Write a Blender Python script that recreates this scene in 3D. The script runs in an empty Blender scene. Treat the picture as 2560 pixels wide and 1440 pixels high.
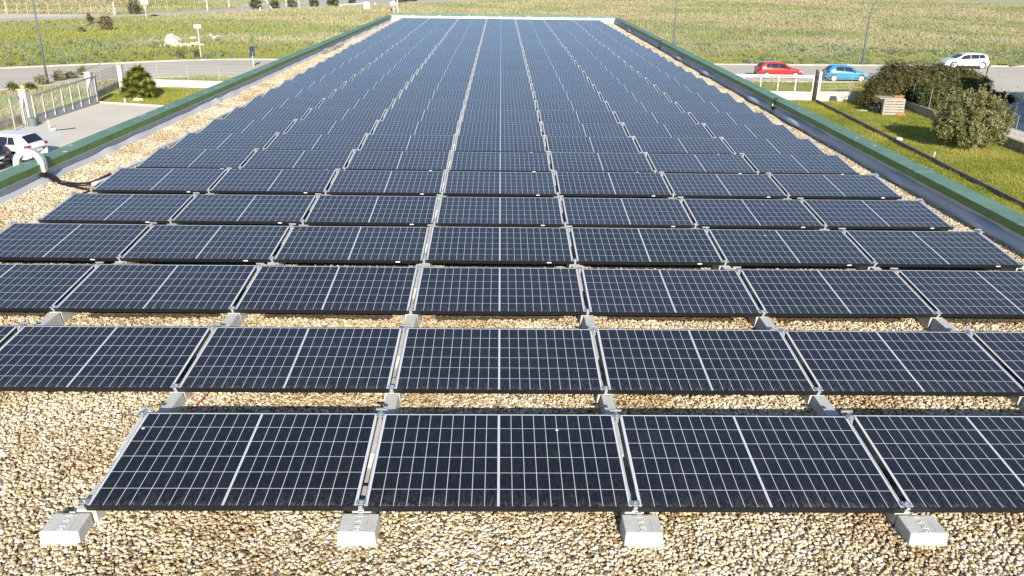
import bpy, math, random
import numpy as np
from mathutils import Vector, Matrix
random.seed(7); RNG = np.random.default_rng(11)
R = math.radians
scene = bpy.context.scene
col = scene.collection
G = -6.4            # street level; the roof's panel fronts are z = 0
PI = math.pi

# ------------------------------------------------------------------ camera
F_PX, PIT, YAW, ROLL, CX, CY, CZ = 2089.42, 0.3691, 0.0167, 0.0131, -0.0064, -4.5581, 3.2916
cp, sp, cyw, syw = math.cos(PIT), math.sin(PIT), math.cos(YAW), math.sin(YAW)
FW = Vector((syw*cp, cyw*cp, -sp)); RT = Vector((cyw, -syw, 0)); UP = RT.cross(FW)
R2 = RT*math.cos(ROLL) + UP*math.sin(ROLL); U2 = -RT*math.sin(ROLL) + UP*math.cos(ROLL)
cam = bpy.data.cameras.new('camera'); cam.sensor_width = 36; cam.lens = F_PX/2560*36
cam.clip_end = 2000; cam.clip_start = .05
co = bpy.data.objects.new('camera', cam); col.objects.link(co)
co.matrix_world = Matrix(((R2.x, U2.x, -FW.x, CX), (R2.y, U2.y, -FW.y, CY), (R2.z, U2.z, -FW.z, CZ), (0, 0, 0, 1)))
scene.camera = co
CAMP = Vector((CX, CY, CZ))
def at(u, v, z=G):
    "point of the plane z seen at photo pixel (u, v): used to survey where things stand"
    d = FW*F_PX + R2*(u-1280) - U2*(v-720)
    t = (z-CZ)/d.z
    return Vector((CX+d.x*t, CY+d.y*t, z))
def at_x(u, v, X):
    d = FW*F_PX + R2*(u-1280) - U2*(v-720)
    t = (X-CX)/d.x
    return CAMP + d*t

# ------------------------------------------------------------------ world and light
AZ, EL = R(8.5), R(24.5)
w = bpy.data.worlds.new('World'); scene.world = w; w.use_nodes = True
nt = w.node_tree; nt.nodes.clear()
sky = nt.nodes.new('ShaderNodeTexSky'); sky.sky_type = 'NISHITA'; sky.sun_disc = False
sky.sun_elevation = EL; sky.sun_rotation = PI-AZ; sky.air_density = 1.0; sky.dust_density = 0.5; sky.ozone_density = 3.0
bg = nt.nodes.new('ShaderNodeBackground'); bg.inputs[1].default_value = 0.105
wo = nt.nodes.new('ShaderNodeOutputWorld')
nt.links.new(sky.outputs[0], bg.inputs[0]); nt.links.new(bg.outputs[0], wo.inputs[0])
sl = bpy.data.lights.new('sun', 'SUN'); sl.energy = 5.0; sl.angle = R(.5); sl.color = (1, .93, .82)
so = bpy.data.objects.new('sun', sl); col.objects.link(so)
SD = Vector((-math.sin(AZ)*math.cos(EL), math.cos(AZ)*math.cos(EL), -math.sin(EL)))
so.rotation_euler = SD.to_track_quat('-Z', 'Y').to_euler(); so.location = (6, -30, 20)
scene.view_settings.view_transform = 'Standard'; scene.view_settings.look = 'None'
scene.view_settings.exposure = 0.54; scene.view_settings.gamma = 1
scene.cycles.max_bounces = 6; scene.cycles.caustics_reflective = False; scene.cycles.caustics_refractive = False

# ------------------------------------------------------------------ materials
class NT:
    def __init__(s, name):
        s.m = bpy.data.materials.new(name); s.m.use_nodes = True; s.t = s.m.node_tree
        s.b = s.t.nodes['Principled BSDF']
    def n(s, typ, **kw):
        x = s.t.nodes.new(typ)
        for k, v in kw.items():
            if k.startswith('i_'):
                key = k[2:]; key = int(key) if key.isdigit() else key
                x.inputs[key].default_value = v
            else: setattr(x, k, v)
        return x
    def l(s, a, b): s.t.links.new(a, b)
    def math(s, op, a, b=None, c=None, clamp=False):
        x = s.n('ShaderNodeMath', operation=op); x.use_clamp = clamp
        for i, v in enumerate((a, b, c)):
            if v is None: continue
            if isinstance(v, (int, float)): x.inputs[i].default_value = v
            else: s.l(v, x.inputs[i])
        return x.outputs[0]
    def mix(s, f, a, b):
        x = s.n('ShaderNodeMix', data_type='RGBA')
        for i, v in ((0, f), (6, a), (7, b)):
            if isinstance(v, (int, float)): x.inputs[i].default_value = v
            elif isinstance(v, tuple): x.inputs[i].default_value = (*v[:3], 1)
            else: s.l(v, x.inputs[i])
        return x.outputs[2]
    def ramp(s, f, stops, interp='LINEAR'):
        x = s.n('ShaderNodeValToRGB'); x.color_ramp.interpolation = interp
        e = x.color_ramp.elements
        while len(e) < len(stops): e.new(.5)
        for k, (p, c) in enumerate(stops):
            e[k].position = p; e[k].color = (*c[:3], 1) if isinstance(c, tuple) else (c, c, c, 1)
        s.l(f, x.inputs[0]); return x.outputs[0]
    def coord(s, kind='Object'):
        if kind == 'World': return s.n('ShaderNodeNewGeometry').outputs['Position']
        return s.n('ShaderNodeTexCoord').outputs[kind]
    def noise(s, scale, detail=4, rough=.6, vec=None, dist=0, kind='Object', out=0):
        x = s.n('ShaderNodeTexNoise'); x.inputs['Scale'].default_value = scale
        x.inputs['Detail'].default_value = detail; x.inputs['Roughness'].default_value = rough
        x.inputs['Distortion'].default_value = dist
        s.l(vec if vec is not None else s.coord(kind), x.inputs['Vector']); return x.outputs[out]
    def bump(s, h, strength=.3, dist=.02):
        x = s.n('ShaderNodeBump'); x.inputs['Strength'].default_value = strength; x.inputs['Distance'].default_value = dist
        s.l(h, x.inputs['Height']); s.l(x.outputs[0], s.b.inputs['Normal'])
    def set(s, base=None, rough=None, metal=None, spec=None):
        for k, v in (('Base Color', base), ('Roughness', rough), ('Metallic', metal), ('Specular IOR Level', spec)):
            if v is None: continue
            if isinstance(v, tuple): s.b.inputs[k].default_value = (*v[:3], 1)
            elif isinstance(v, (int, float)): s.b.inputs[k].default_value = v
            else: s.l(v, s.b.inputs[k])
        return s
_mc = {}
def mat(name, c, rough=.7, var=.18, scale=6, metal=0, spec=.4, bump=0, c2=None, kind='Object', detail=5, coat=0):
    if name in _mc: return _mc[name]
    s = NT(name); nz = s.noise(scale, detail, .62, kind=kind)
    c2 = c2 or tuple(min(1, x*(1+var)) for x in c); c1 = tuple(x*(1-var) for x in c)
    s.set(s.ramp(nz, [(.3, c1), (.7, c2)]), rough, metal, spec)
    if bump: s.bump(s.noise(scale*6, 3, .6, kind=kind), bump, .01)
    if coat: s.b.inputs['Coat Weight'].default_value = coat; s.b.inputs['Coat Roughness'].default_value = .06
    _mc[name] = s.m; return s.m

M_conc = mat('concrete', (.56, .55, .50), .9, .13, 9, bump=.25)
M_concold = mat('weathered_concrete', (.36, .34, .29), .95, .35, 3, bump=.4, c2=(.50, .46, .38))
M_concpale = mat('pale_concrete', (.60, .56, .48), .95, .16, 2.2, bump=.3)
M_black = mat('black_anodised', (.012, .012, .013), .38, .2, 20, spec=.5)
M_rubber = mat('black_rubber', (.02, .02, .022), .55, .2, 12)
M_cable = mat('black_conduit', (.018, .017, .017), .35, .3, 30)
M_galv = mat('galvanised_steel', (.50, .52, .54), .45, .15, 25, metal=.6)
M_alu = mat('bright_aluminium', (.42, .43, .44), .45, .08, 25, metal=.5)
M_steelpaint = mat('grey_green_paint', (.30, .33, .32), .5, .15, 10)
M_white = mat('white_paint', (.78, .78, .76), .6, .06, 6)
M_pole = mat('lamp_pole_grey', (.13, .15, .17), .5, .2, 3)
M_glassd = mat('dark_glass', (.018, .022, .028), .06, .1, 4, spec=.8)
M_red = mat('red_plastic', (.25, .012, .012), .3, .1, 4)
M_yellow = mat('yellow_plastic', (.75, .55, .03), .4, .1, 4)
M_memb = mat('roof_membrane', (.50, .52, .57), .75, .12, 1.5, bump=.12, kind='World')
M_membw = mat('white_membrane', (.74, .73, .71), .7, .07, 1.5, kind='World')
M_membg = mat('torn_membrane', (.27, .26, .24), .8, .3, 5, bump=.3)
M_wood = mat('grey_pallet_wood', (.40, .36, .31), .9, .3, 14)
M_plaster = mat('facade_plaster', (.55, .50, .42), .9, .1, 1.2)
M_wire = mat('fence_wire', (.42, .45, .42), .6, .1, 5)
M_trunk = mat('bark', (.12, .09, .065), .95, .4, 12, bump=.5)
M_rock = mat('limestone', (.58, .51, .41), .95, .2, 3, bump=.6)
M_orange = mat('terracotta', (.50, .17, .05), .8, .2, 8)
M_tarp = mat('blue_grey_tarp', (.27, .31, .38), .6, .2, 4, bump=.3)
M_greenpl = mat('green_plastic', (.02, .16, .07), .5, .2, 8)
M_kerb = mat('kerb_stone', (.55, .50, .40), .95, .25, .9, kind='World', bump=.3)
M_kerbdark = mat('dark_kerb', (.20, .17, .13), .95, .35, 3, kind='World', bump=.3)

def m_cap():
    s = NT('green_coated_metal')
    n1 = s.noise(2.2, 4, .6, kind='World'); n2 = s.noise(34, 2, .5, kind='World')
    a = s.ramp(n1, [(.3, (.11, .21, .15)), (.7, (.17, .29, .20))])
    vo = s.n('ShaderNodeTexVoronoi'); vo.inputs['Scale'].default_value = 5.5; s.l(s.coord('World'), vo.inputs['Vector']); vc = s.n('ShaderNodeSeparateColor'); s.l(vo.outputs['Color'], vc.inputs[0])
    sp = s.math('LESS_THAN', vo.outputs['Distance'], s.math('MULTIPLY', s.math('GREATER_THAN', vc.outputs[0], .62), s.math('MULTIPLY', vc.outputs[1], .26)))          # pale bird and lime spots
    s.set(s.mix(sp, a, (.62, .68, .60)), .55, 0, .3)
    s.bump(s.noise(1.3, 3, .5, kind='World'), .15, .03); return s.m
M_cap = m_cap()
M_capedge = mat('green_coated_edge', (.11, .20, .055), .55, .25, 3, kind='World')
M_drip = mat('pale_drip_edge', (.45, .52, .42), .5, .1, 3, kind='World')

PW, PH = 1.745, 1.04
def m_panel():
    s = NT('solar_cells')
    sep = s.n('ShaderNodeSeparateXYZ'); s.l(s.coord('Object'), sep.inputs[0]); x, y = sep.outputs[0], sep.outputs[1]
    def lines(val, off, pitch, half):       # 1 on gaps
        t = s.math('DIVIDE', s.math('SUBTRACT', val, off), pitch)
        f = s.math('ABSOLUTE', s.math('SUBTRACT', s.math('FRACT', t), .5))
        return s.math('GREATER_THAN', f, .5-half/pitch)
    ax = s.math('SUBTRACT', s.math('ABSOLUTE', x), .0062)
    cw = (PW/2-.0065-.021)/10
    lx = lines(ax, 0, cw, .0019)
    ly = lines(y, .0085, (PH-.025)/6, .0021)
    mid = s.math('LESS_THAN', ax, 0.0)
    ex = s.math('GREATER_THAN', ax, 10*cw)
    ey1 = s.math('LESS_THAN', y, .0108); ey2 = s.math('GREATER_THAN', y, PH-.0165)
    g = lx
    for o in (ly, mid, ex, ey1, ey2): g = s.math('MAXIMUM', g, o)
    # thin dark seam inside the white middle strip
    seam = s.math('LESS_THAN', s.math('ABSOLUTE', x), .0012)
    # fine silver fingers running along the panel
    bus = lines(y, .016, (PH-.032)/54, .0007)
    oi = s.n('ShaderNodeObjectInfo')
    cell = s.n('ShaderNodeTexWhiteNoise', noise_dimensions='3D')
    comb = s.n('ShaderNodeCombineXYZ'); s.l(s.math('FLOOR', s.math('DIVIDE', x, cw)), comb.inputs[0])
    s.l(s.math('FLOOR', s.math('DIVIDE', y, .168)), comb.inputs[1]); s.l(s.math('MULTIPLY', oi.outputs['Random'], 97), comb.inputs[2])
    s.l(comb.outputs[0], cell.inputs['Vector'])
    vec = s.n('ShaderNodeVectorMath', operation='ADD'); s.l(s.coord('Object'), vec.inputs[0])
    c2 = s.n('ShaderNodeCombineXYZ'); s.l(s.math('MULTIPLY', oi.outputs['Random'], 40), c2.inputs[0]); s.l(c2.outputs[0], vec.inputs[1])
    base = s.mix(s.math('MULTIPLY', cell.outputs[0], .9), (.0055, .006, .0105), (.0085, .009, .014))
    base = s.mix(s.math('MULTIPLY', bus, .55), base, (.07, .075, .09))
    pan = s.n('ShaderNodeHueSaturation'); s.l(base, pan.inputs['Color'])
    s.l(s.math('MULTIPLY_ADD', oi.outputs['Random'], .7, .65), pan.inputs['Value'])
    colr = s.mix(g, pan.outputs[0], (.66, .68, .72)); colr = s.mix(s.math('MULTIPLY', s.math('MULTIPLY', seam, mid), .6), colr, (.2, .21, .23))
    # dust: streaks everywhere, denser along the lower edge where rain leaves it
    sc = s.n('ShaderNodeMapping'); sc.inputs['Scale'].default_value = (1, .35, 1); s.l(vec.outputs[0], sc.inputs[0])
    d1 = s.noise(46, 5, .75, vec=sc.outputs[0], dist=1.2); d2 = s.noise(3, 3, .6, vec=vec.outputs[0])
    low = s.ramp(y, [(.018, 1.), (.06, .25), (.22, 0.)])
    dm = s.math('MULTIPLY', s.ramp(d1, [(.45, 0.), (.8, 1.)]), s.math('MULTIPLY_ADD', low, .62, s.math('MULTIPLY', d2, .16)))
    colr = s.mix(dm, colr, (.36, .32, .27))
    v = s.n('ShaderNodeTexVoronoi'); v.inputs['Scale'].default_value = 1.35; s.l(vec.outputs[0], v.inputs['Vector'])
    vs = s.n('ShaderNodeSeparateColor'); s.l(v.outputs['Color'], vs.inputs[0])
    drop = s.math('LESS_THAN', v.outputs['Distance'], s.math('MULTIPLY', s.math('GREATER_THAN', vs.outputs[0], .80), .021))
    colr = s.mix(drop, colr, (.8, .78, .74))
    s.set(colr, s.math('MULTIPLY_ADD', dm, .4, .11), 0, .5)
    s.b.inputs['Sheen Weight'].default_value = .17; s.b.inputs['Sheen Roughness'].default_value = .35; s.b.inputs['Sheen Tint'].default_value = (.75, .85, 1, 1)
    hb = s.noise(1.1, 2, .5, vec=vec.outputs[0]); s.bump(hb, .10, .01)
    return s.m
M_panel = m_panel()

def m_gravelbase():
    s = NT('gravel_bed')
    v = s.n('ShaderNodeTexVoronoi'); v.inputs['Scale'].default_value = 42; s.l(s.coord('World'), v.inputs['Vector'])
    c = s.n('ShaderNodeSeparateColor'); s.l(v.outputs['Color'], c.inputs[0])
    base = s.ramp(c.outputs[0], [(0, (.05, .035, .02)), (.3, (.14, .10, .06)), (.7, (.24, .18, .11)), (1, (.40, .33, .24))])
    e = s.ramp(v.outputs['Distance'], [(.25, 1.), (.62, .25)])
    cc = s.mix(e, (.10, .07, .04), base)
    s.set(s.mix(s.ramp(s.noise(.8, 3, kind='World'), [(.35, 0.), (.7, .2)]), cc, (.30, .24, .16)), .95, 0, .25)
    s.bump(s.math('SUBTRACT', 1, v.outputs['Distance']), .9, .02); return s.m
M_gravelbase = m_gravelbase()
def m_pebble():
    s = NT('river_pebbles'); oi = s.n('ShaderNodeObjectInfo')
    c = s.ramp(oi.outputs['Random'], [(0, (.13, .08, .04)), (.10, (.34, .24, .12)), (.24, (.54, .43, .25)), (.40, (.76, .65, .43)), (.54, (.62, .53, .38)),
                                      (.66, (.86, .76, .55)), (.78, (.70, .56, .41)), (.85, (.44, .40, .33)), (.93, (.84, .77, .65)), (1, (.94, .92, .87))])
    big = s.ramp(s.noise(.9, 4, .65, kind='World'), [(.34, (.70, .62, .50)), (.58, (1.0, 1.0, 1.0))])
    mm = s.n('ShaderNodeMix', data_type='RGBA', blend_type='MULTIPLY'); mm.inputs[0].default_value = 1
    s.l(c, mm.inputs[6]); s.l(big, mm.inputs[7])
    s.set(mm.outputs[2], .7, 0, .35); return s.m
M_pebble = m_pebble()

def m_field():
    s = NT('meadow_ground'); P = s.coord('World')
    sep = s.n('ShaderNodeSeparateXYZ'); s.l(P, sep.inputs[0]); X, Y = sep.outputs[0], sep.outputs[1]
    mp = s.n('ShaderNodeMapping'); mp.inputs['Scale'].default_value = (.6, 1.0, 1); s.l(P, mp.inputs[0])
    n1 = s.noise(.05, 5, .65, vec=mp.outputs[0]); n2 = s.noise(.35, 5, .7, vec=mp.outputs[0], dist=.6); n3 = s.noise(2.2, 4, .75, vec=mp.outputs[0])
    green = s.mix(s.ramp(n2, [(.35, 0.), (.65, 1.)]), (.40, .41, .10), (.54, .51, .15))
    straw = s.mix(s.ramp(n2, [(.35, 0.), (.65, 1.)]), (.46, .42, .27), (.58, .52, .36))
    blue = (.32, .37, .22)
    far = s.ramp(s.math('DIVIDE', Y, 300), [(.27, 0.), (.30, .15), (.34, .5), (.39, .80), (.55, .85), (1, .9)])
    lfx = s.math('MULTIPLY', s.math('DIVIDE', X, -45, clamp=True), .45)
    pat = s.math('ADD', s.math('SUBTRACT', far, lfx), s.math('MULTIPLY', s.math('SUBTRACT', n1, .5), 1.5), clamp=True)
    c = s.mix(pat, green, straw)
    # blue-green asphodel patches, brown patches
    c = s.mix(s.ramp(s.noise(.13, 5, .7, vec=mp.outputs[0], dist=.5), [(.50, 0.), (.68, .7)]), c, blue)
    sh = s.n('ShaderNodeVectorMath', operation='ADD'); s.l(mp.outputs[0], sh.inputs[0]); sh.inputs[1].default_value = (300, 90, 5)
    c = s.mix(s.ramp(s.noise(.22, 6, .75, vec=sh.outputs[0]), [(.55, 0.), (.75, .5)]), c, (.29, .21, .12))
    c = s.mix(s.ramp(n3, [(.45, 0.), (.75, .45)]), c, (.20, .20, .08))
    c = s.mix(s.ramp(s.noise(5, 3, .7, vec=P), [(.5, 0.), (.8, .35)]), c, (.62, .58, .33))
    s.set(c, 1, 0, .1); s.bump(s.noise(1.6, 6, .75, vec=P), .8, .25); return s.m
M_field = m_field()
def m_lawn(name='lawn_ground', a=(.32, .33, .05), b=(.52, .48, .13)):
    s = NT(name); c = s.mix(s.ramp(s.noise(.5, 5, .7, kind='World'), [(.35, 0.), (.65, 1.)]), a, b)
    c = s.mix(s.ramp(s.noise(1.3, 5, .75, kind='World', dist=.5), [(.58, 0.), (.72, .8)]), c, (.42, .36, .20))
    c = s.mix(s.ramp(s.noise(8, 4, .75, kind='World'), [(.42, 0.), (.7, .6)]), c, (.12, .16, .03))
    s.set(c, 1, 0, .1); s.bump(s.noise(6, 5, .7, kind='World'), .7, .06); return s.m
M_lawn = m_lawn()
def m_ground(name, a, b, c, sc=.4, crack=False, streak=None):
    s = NT(name); P = s.coord('World'); v = P
    if streak:
        mp = s.n('ShaderNodeMapping'); mp.inputs['Scale'].default_value = streak; s.l(P, mp.inputs[0]); v = mp.outputs[0]
    k = s.mix(s.ramp(s.noise(sc, 6, .65, vec=v), [(.3, 0.), (.7, 1.)]), a, b)
    k = s.mix(s.ramp(s.noise(sc*2.3, 6, .7, vec=v, dist=.8), [(.56, 0.), (.75, .6)]), k, c)
    k = s.mix(s.ramp(s.noise(30, 2, .7, vec=P), [(.4, 0.), (.8, .25)]), k, tuple(x*.6 for x in a))
    s.set(k, .95, 0, .2); s.bump(s.noise(40, 2, .6, vec=P), .3, .01); return s.m
M_road = m_ground('old_asphalt', (.52, .46, .385), (.62, .55, .465), (.38, .33, .28), .12, streak=(.22, 1, 1))
M_yard = m_ground('yard_concrete', (.66, .59, .49), (.76, .69, .58), (.50, .40, .29), .16)
M_slab = m_ground('fresh_concrete', (.62, .60, .55), (.70, .68, .62), (.50, .46, .40), .5)
M_track = m_ground('white_gravel_track', (.62, .55, .45), (.72, .65, .54), (.50, .44, .34), .1)
M_lot = m_ground('grey_lot', (.46, .43, .39), (.56, .53, .48), (.36, .34, .31), .06, streak=(.3, 1, 1))
M_dry = m_ground('dry_weeds_ground', (.26, .20, .11), (.34, .27, .16), (.16, .13, .06), .25)

def m_leaf(name, stops, rough=.6, trans=.25):
    s = NT(name); a = s.n('ShaderNodeAttribute', attribute_name='tint')
    c = s.ramp(a.outputs['Fac'], stops); s.set(c, rough, 0, .3)
    if trans:
        t = s.n('ShaderNodeBsdfTranslucent'); s.l(c, t.inputs[0])
        mx = s.n('ShaderNodeMixShader'); mx.inputs[0].default_value = trans
        out = s.t.nodes['Material Output']; s.l(s.b.outputs[0], mx.inputs[1]); s.l(t.outputs[0], mx.inputs[2]); s.l(mx.outputs[0], out.inputs[0])
    return s.m
M_olive = m_leaf('olive_leaves', [(0, (.04, .05, .015)), (.4, (.14, .15, .05)), (.72, (.30, .29, .12)), (1, (.46, .43, .22))])
M_mastic = m_leaf('mastic_leaves', [(0, (.03, .035, .012)), (.35, (.085, .085, .028)), (.6, (.15, .15, .05)), (.8, (.16, .11, .05)), (1, (.22, .21, .09))])
M_mastic2 = m_leaf('bright_mastic_leaves', [(0, (.05, .06, .015)), (.5, (.12, .14, .035)), (1, (.22, .23, .07))])
M_yucca = m_leaf('yucca_leaves', [(0, (.08, .12, .025)), (.5, (.19, .25, .05)), (.8, (.36, .36, .08)), (1, (.50, .38, .14))], .45, .15)
M_shadeleaf = m_leaf('shaded_hedge_leaves', [(0, (.008, .012, .006)), (1, (.03, .04, .015))])  # near-black leaf colour with the shade at the hedge end painted in
M_brownsh = m_leaf('dry_shrub_twigs', [(0, (.09, .07, .035)), (.5, (.20, .16, .08)), (1, (.34, .28, .16))])
M_greysh = m_leaf('grey_shrub_leaves', [(0, (.07, .075, .04)), (.5, (.14, .15, .075)), (1, (.24, .25, .13))])
M_tuft = m_leaf('meadow_grasses', [(0, (.30, .32, .07)), (.25, (.44, .44, .12)), (.40, (.28, .33, .16)), (.56, (.48, .45, .22)), (.82, (.58, .51, .32)), (1, (.42, .31, .20))], .8, .3)
M_lawnt = m_leaf('lawn_blades', [(0, (.11, .15, .02)), (.35, (.25, .29, .04)), (.68, (.44, .42, .08)), (1, (.60, .51, .24))], .7, .35)
M_asph = m_leaf('asphodel_leaves', [(0, (.10, .16, .08)), (.6, (.22, .30, .17)), (1, (.34, .41, .24))], .6, .25)

# ------------------------------------------------------------------ mesh helpers
class MB:
    def __init__(s): s.v = []; s.f = []
    def add(s, vs, fs):
        o = len(s.v); s.v += [tuple(v) for v in vs]; s.f += [tuple(i+o for i in f) for f in fs]; return s
    def box(s, c, d, rz=0, mtx=None):
        x, y, z = d[0]/2, d[1]/2, d[2]/2
        vs = [Vector((a*x, b*y, e*z)) for e in (-1, 1) for b in (-1, 1) for a in (-1, 1)]
        rot = Matrix.Rotation(rz, 3, 'Z')
        vs = [rot @ q + Vector(c) for q in vs]
        if mtx: vs = [mtx @ q for q in vs]
        return s.add(vs, [(0, 2, 3, 1), (4, 5, 7, 6), (0, 1, 5, 4), (2, 6, 7, 3), (0, 4, 6, 2), (1, 3, 7, 5)])
    def bar(s, a, b, w, h=None, up=(0, 0, 1)):
        a, b = Vector(a), Vector(b); h = h or w; d = b-a; L = d.length; d.normalize()
        u = Vector(up); sd = d.cross(u)
        if sd.length < 1e-4: sd = d.cross(Vector((0, 1, 0)))
        sd.normalize(); u = sd.cross(d)
        vs = [p + sd*i*w/2 + u*j*h/2 for p in (a, b) for j in (-1, 1) for i in (-1, 1)]
        return s.add(vs, [(0, 1, 3, 2), (4, 6, 7, 5), (0, 4, 5, 1), (2, 3, 7, 6), (0, 2, 6, 4), (1, 5, 7, 3)])
    def prism(s, poly, z0, z1, top=None):
        n = len(poly); top = top or poly
        vs = [(x, y, z0) for x, y in poly] + [(x, y, z1) for x, y in top]
        return s.add(vs, [tuple(range(n))[::-1], tuple(range(n, 2*n))] + [(i, (i+1) % n, n+(i+1) % n, n+i) for i in range(n)])
    def tube(s, pts, r, n=8, cap=True):
        pts = [Vector(p) for p in pts]; rs = r if isinstance(r, (list, tuple)) else [r]*len(pts)
        o = len(s.v); pv = None
        for k, p in enumerate(pts):
            t = (pts[min(k+1, len(pts)-1)] - pts[max(k-1, 0)]).normalized()
            ref = pv if pv else (Vector((0, 0, 1)) if abs(t.z) < .9 else Vector((1, 0, 0)))
            a = t.cross(ref).normalized() if not pv else (pv - t*pv.dot(t)).normalized()
            pv = a; b = t.cross(a)
            for i in range(n):
                q = 2*PI*i/n; s.v.append(tuple(p + (a*math.cos(q)+b*math.sin(q))*rs[k]))
        for k in range(len(pts)-1):
            for i in range(n):
                j = (i+1) % n; s.f.append((o+k*n+i, o+k*n+j, o+(k+1)*n+j, o+(k+1)*n+i))
        if cap:
            s.f.append(tuple(o+i for i in range(n))[::-1]); s.f.append(tuple(o+(len(pts)-1)*n+i for i in range(n)))
        return s
    def cyl(s, a, b, r, n=16): return s.tube([a, b], r, n)
    def grid(s, fn, nu, nv):
        o = len(s.v)
        for i in range(nu+1):
            for j in range(nv+1): s.v.append(tuple(fn(i/nu, j/nv)))
        for i in range(nu):
            for j in range(nv):
                a = o+i*(nv+1)+j; s.f.append((a, a+nv+1, a+nv+2, a+1))
        return s
    def mesh(s, name, m, smooth=False):
        me = bpy.data.meshes.new(name); me.from_pydata(s.v, [], s.f); me.update()
        if smooth: me.polygons.foreach_set('use_smooth', [True]*len(me.polygons))
        me.materials.append(m); return me
    def build(s, name, m, parent=None, smooth=False, bevel=0, loc=None):
        me = s.mesh(name, m, smooth)
        o = bpy.data.objects.new(name, me); col.objects.link(o)
        if parent: o.parent = parent
        if loc: o.location = loc
        if bevel:
            b = o.modifiers.new('bevel', 'BEVEL'); b.width = bevel; b.segments = 2; b.limit_method = 'ANGLE'
        return o
def tag(o, label=None, cat=None, group=None, kind=None, category=None):
    cat = cat or category
    for k, v in (('label', label), ('category', cat), ('group', group), ('kind', kind)):
        if v: o[k] = v
    return o
def empty(name, loc, rz=0, **kw):
    o = bpy.data.objects.new(name, None); col.objects.link(o); o.location = loc; o.rotation_euler = (0, 0, rz)
    o.empty_display_size = .2; tag(o, **kw); return o
def sheet(name, poly, z, m, kind='structure'):
    o = MB().add([(x, y, z) for x, y in poly], [tuple(range(len(poly)))]).build(name, m)
    return tag(o, kind=kind)
def np_mesh(name, V, F, m, tint=None, parent=None):
    me = bpy.data.meshes.new(name); k = F.shape[1]
    me.vertices.add(len(V)); me.vertices.foreach_set('co', V.astype(np.float32).ravel())
    me.loops.add(F.size); me.loops.foreach_set('vertex_index', F.astype(np.int32).ravel())
    me.polygons.add(len(F)); me.polygons.foreach_set('loop_start', np.arange(0, F.size, k, dtype=np.int32))
    me.update(calc_edges=True); me.validate()
    if tint is not None:
        a = me.attributes.new('tint', 'FLOAT', 'FACE'); a.data.foreach_set('value', tint.astype(np.float32))
    me.materials.append(m); o = bpy.data.objects.new(name, me); col.objects.link(o)
    if parent: o.parent = parent
    return o

# ---------------------------------------------------------- foliage
def leaves(P, N, size, elong=2.2, jitter=.6, tint=None):
    "one rhombic leaf per point, facing roughly along N"
    n = len(P); N = N + RNG.normal(0, jitter, (n, 3)); N /= np.linalg.norm(N, axis=1)[:, None]+1e-9
    T = RNG.normal(0, 1, (n, 3)); T -= N*np.sum(T*N, 1)[:, None]; T /= np.linalg.norm(T, axis=1)[:, None]+1e-9
    B = np.cross(N, T); s = size*RNG.uniform(.6, 1.4, (n, 1))
    V = np.stack([P-T*s*elong/2, P+B*s/2, P+T*s*elong/2, P-B*s/2], 1).reshape(-1, 3)
    F = np.arange(4*n).reshape(n, 4)
    return V, F
def crown_points(blobs, n, clump=.22, per=26):
    "clumps of leaves spread through lumpy ellipsoids, most of them near the outside"
    blobs = np.array(blobs, float); vol = (blobs[:, 3]*blobs[:, 4]*blobs[:, 5])**(2/3); pr = vol/vol.sum()
    nc = n//per; bi = RNG.choice(len(blobs), nc, p=pr); B = blobs[bi]
    D = RNG.normal(0, 1, (nc, 3)); D /= np.linalg.norm(D, axis=1)[:, None]
    rad = RNG.uniform(.25, 1, nc)**.32 * RNG.uniform(.86, 1.12, nc)
    C = B[:, :3] + D*rad[:, None]*B[:, 3:]
    ct = np.clip(RNG.normal(.5, .2, nc) + .0*D[:, 2], 0, 1)
    P = np.repeat(C, per, 0) + RNG.normal(0, 1, (nc*per, 3))*clump*RNG.uniform(.5, 1.2, (nc*per, 1))
    N = np.repeat(D, per, 0); N[:, 2] += .5
    t = np.clip(np.repeat(ct, per) + RNG.normal(0, .14, nc*per), 0, 1)
    return P, N, t
def bush(name, root, blobs, n, size, m, elong=2.0, clump=.22, part='foliage', zmin=.02):
    P, N, t = crown_points(blobs, n, clump); k = P[:, 2] > zmin; P, N, t = P[k], N[k], t[k]
    V, F = leaves(P, N, size, elong); return np_mesh(part, V, F, m, t, root)
def limbs(root, targets, base_r=.12, base=(0, 0, 0), part='trunk', m=None):
    mb = MB()
    for q in targets:
        q = Vector(q); b = Vector(base)
        mid = b.lerp(q, .5) + Vector((random.uniform(-.2, .2), random.uniform(-.2, .2), random.uniform(0, .25)))*q.length*.25
        pts = [b, b.lerp(mid, .5)+Vector((0, 0, .04)), mid, mid.lerp(q, .6), q]
        mb.tube(pts, [base_r, base_r*.8, base_r*.6, base_r*.4, base_r*.15], 7)
    return mb.build(part, m or M_trunk, root, smooth=True)
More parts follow.
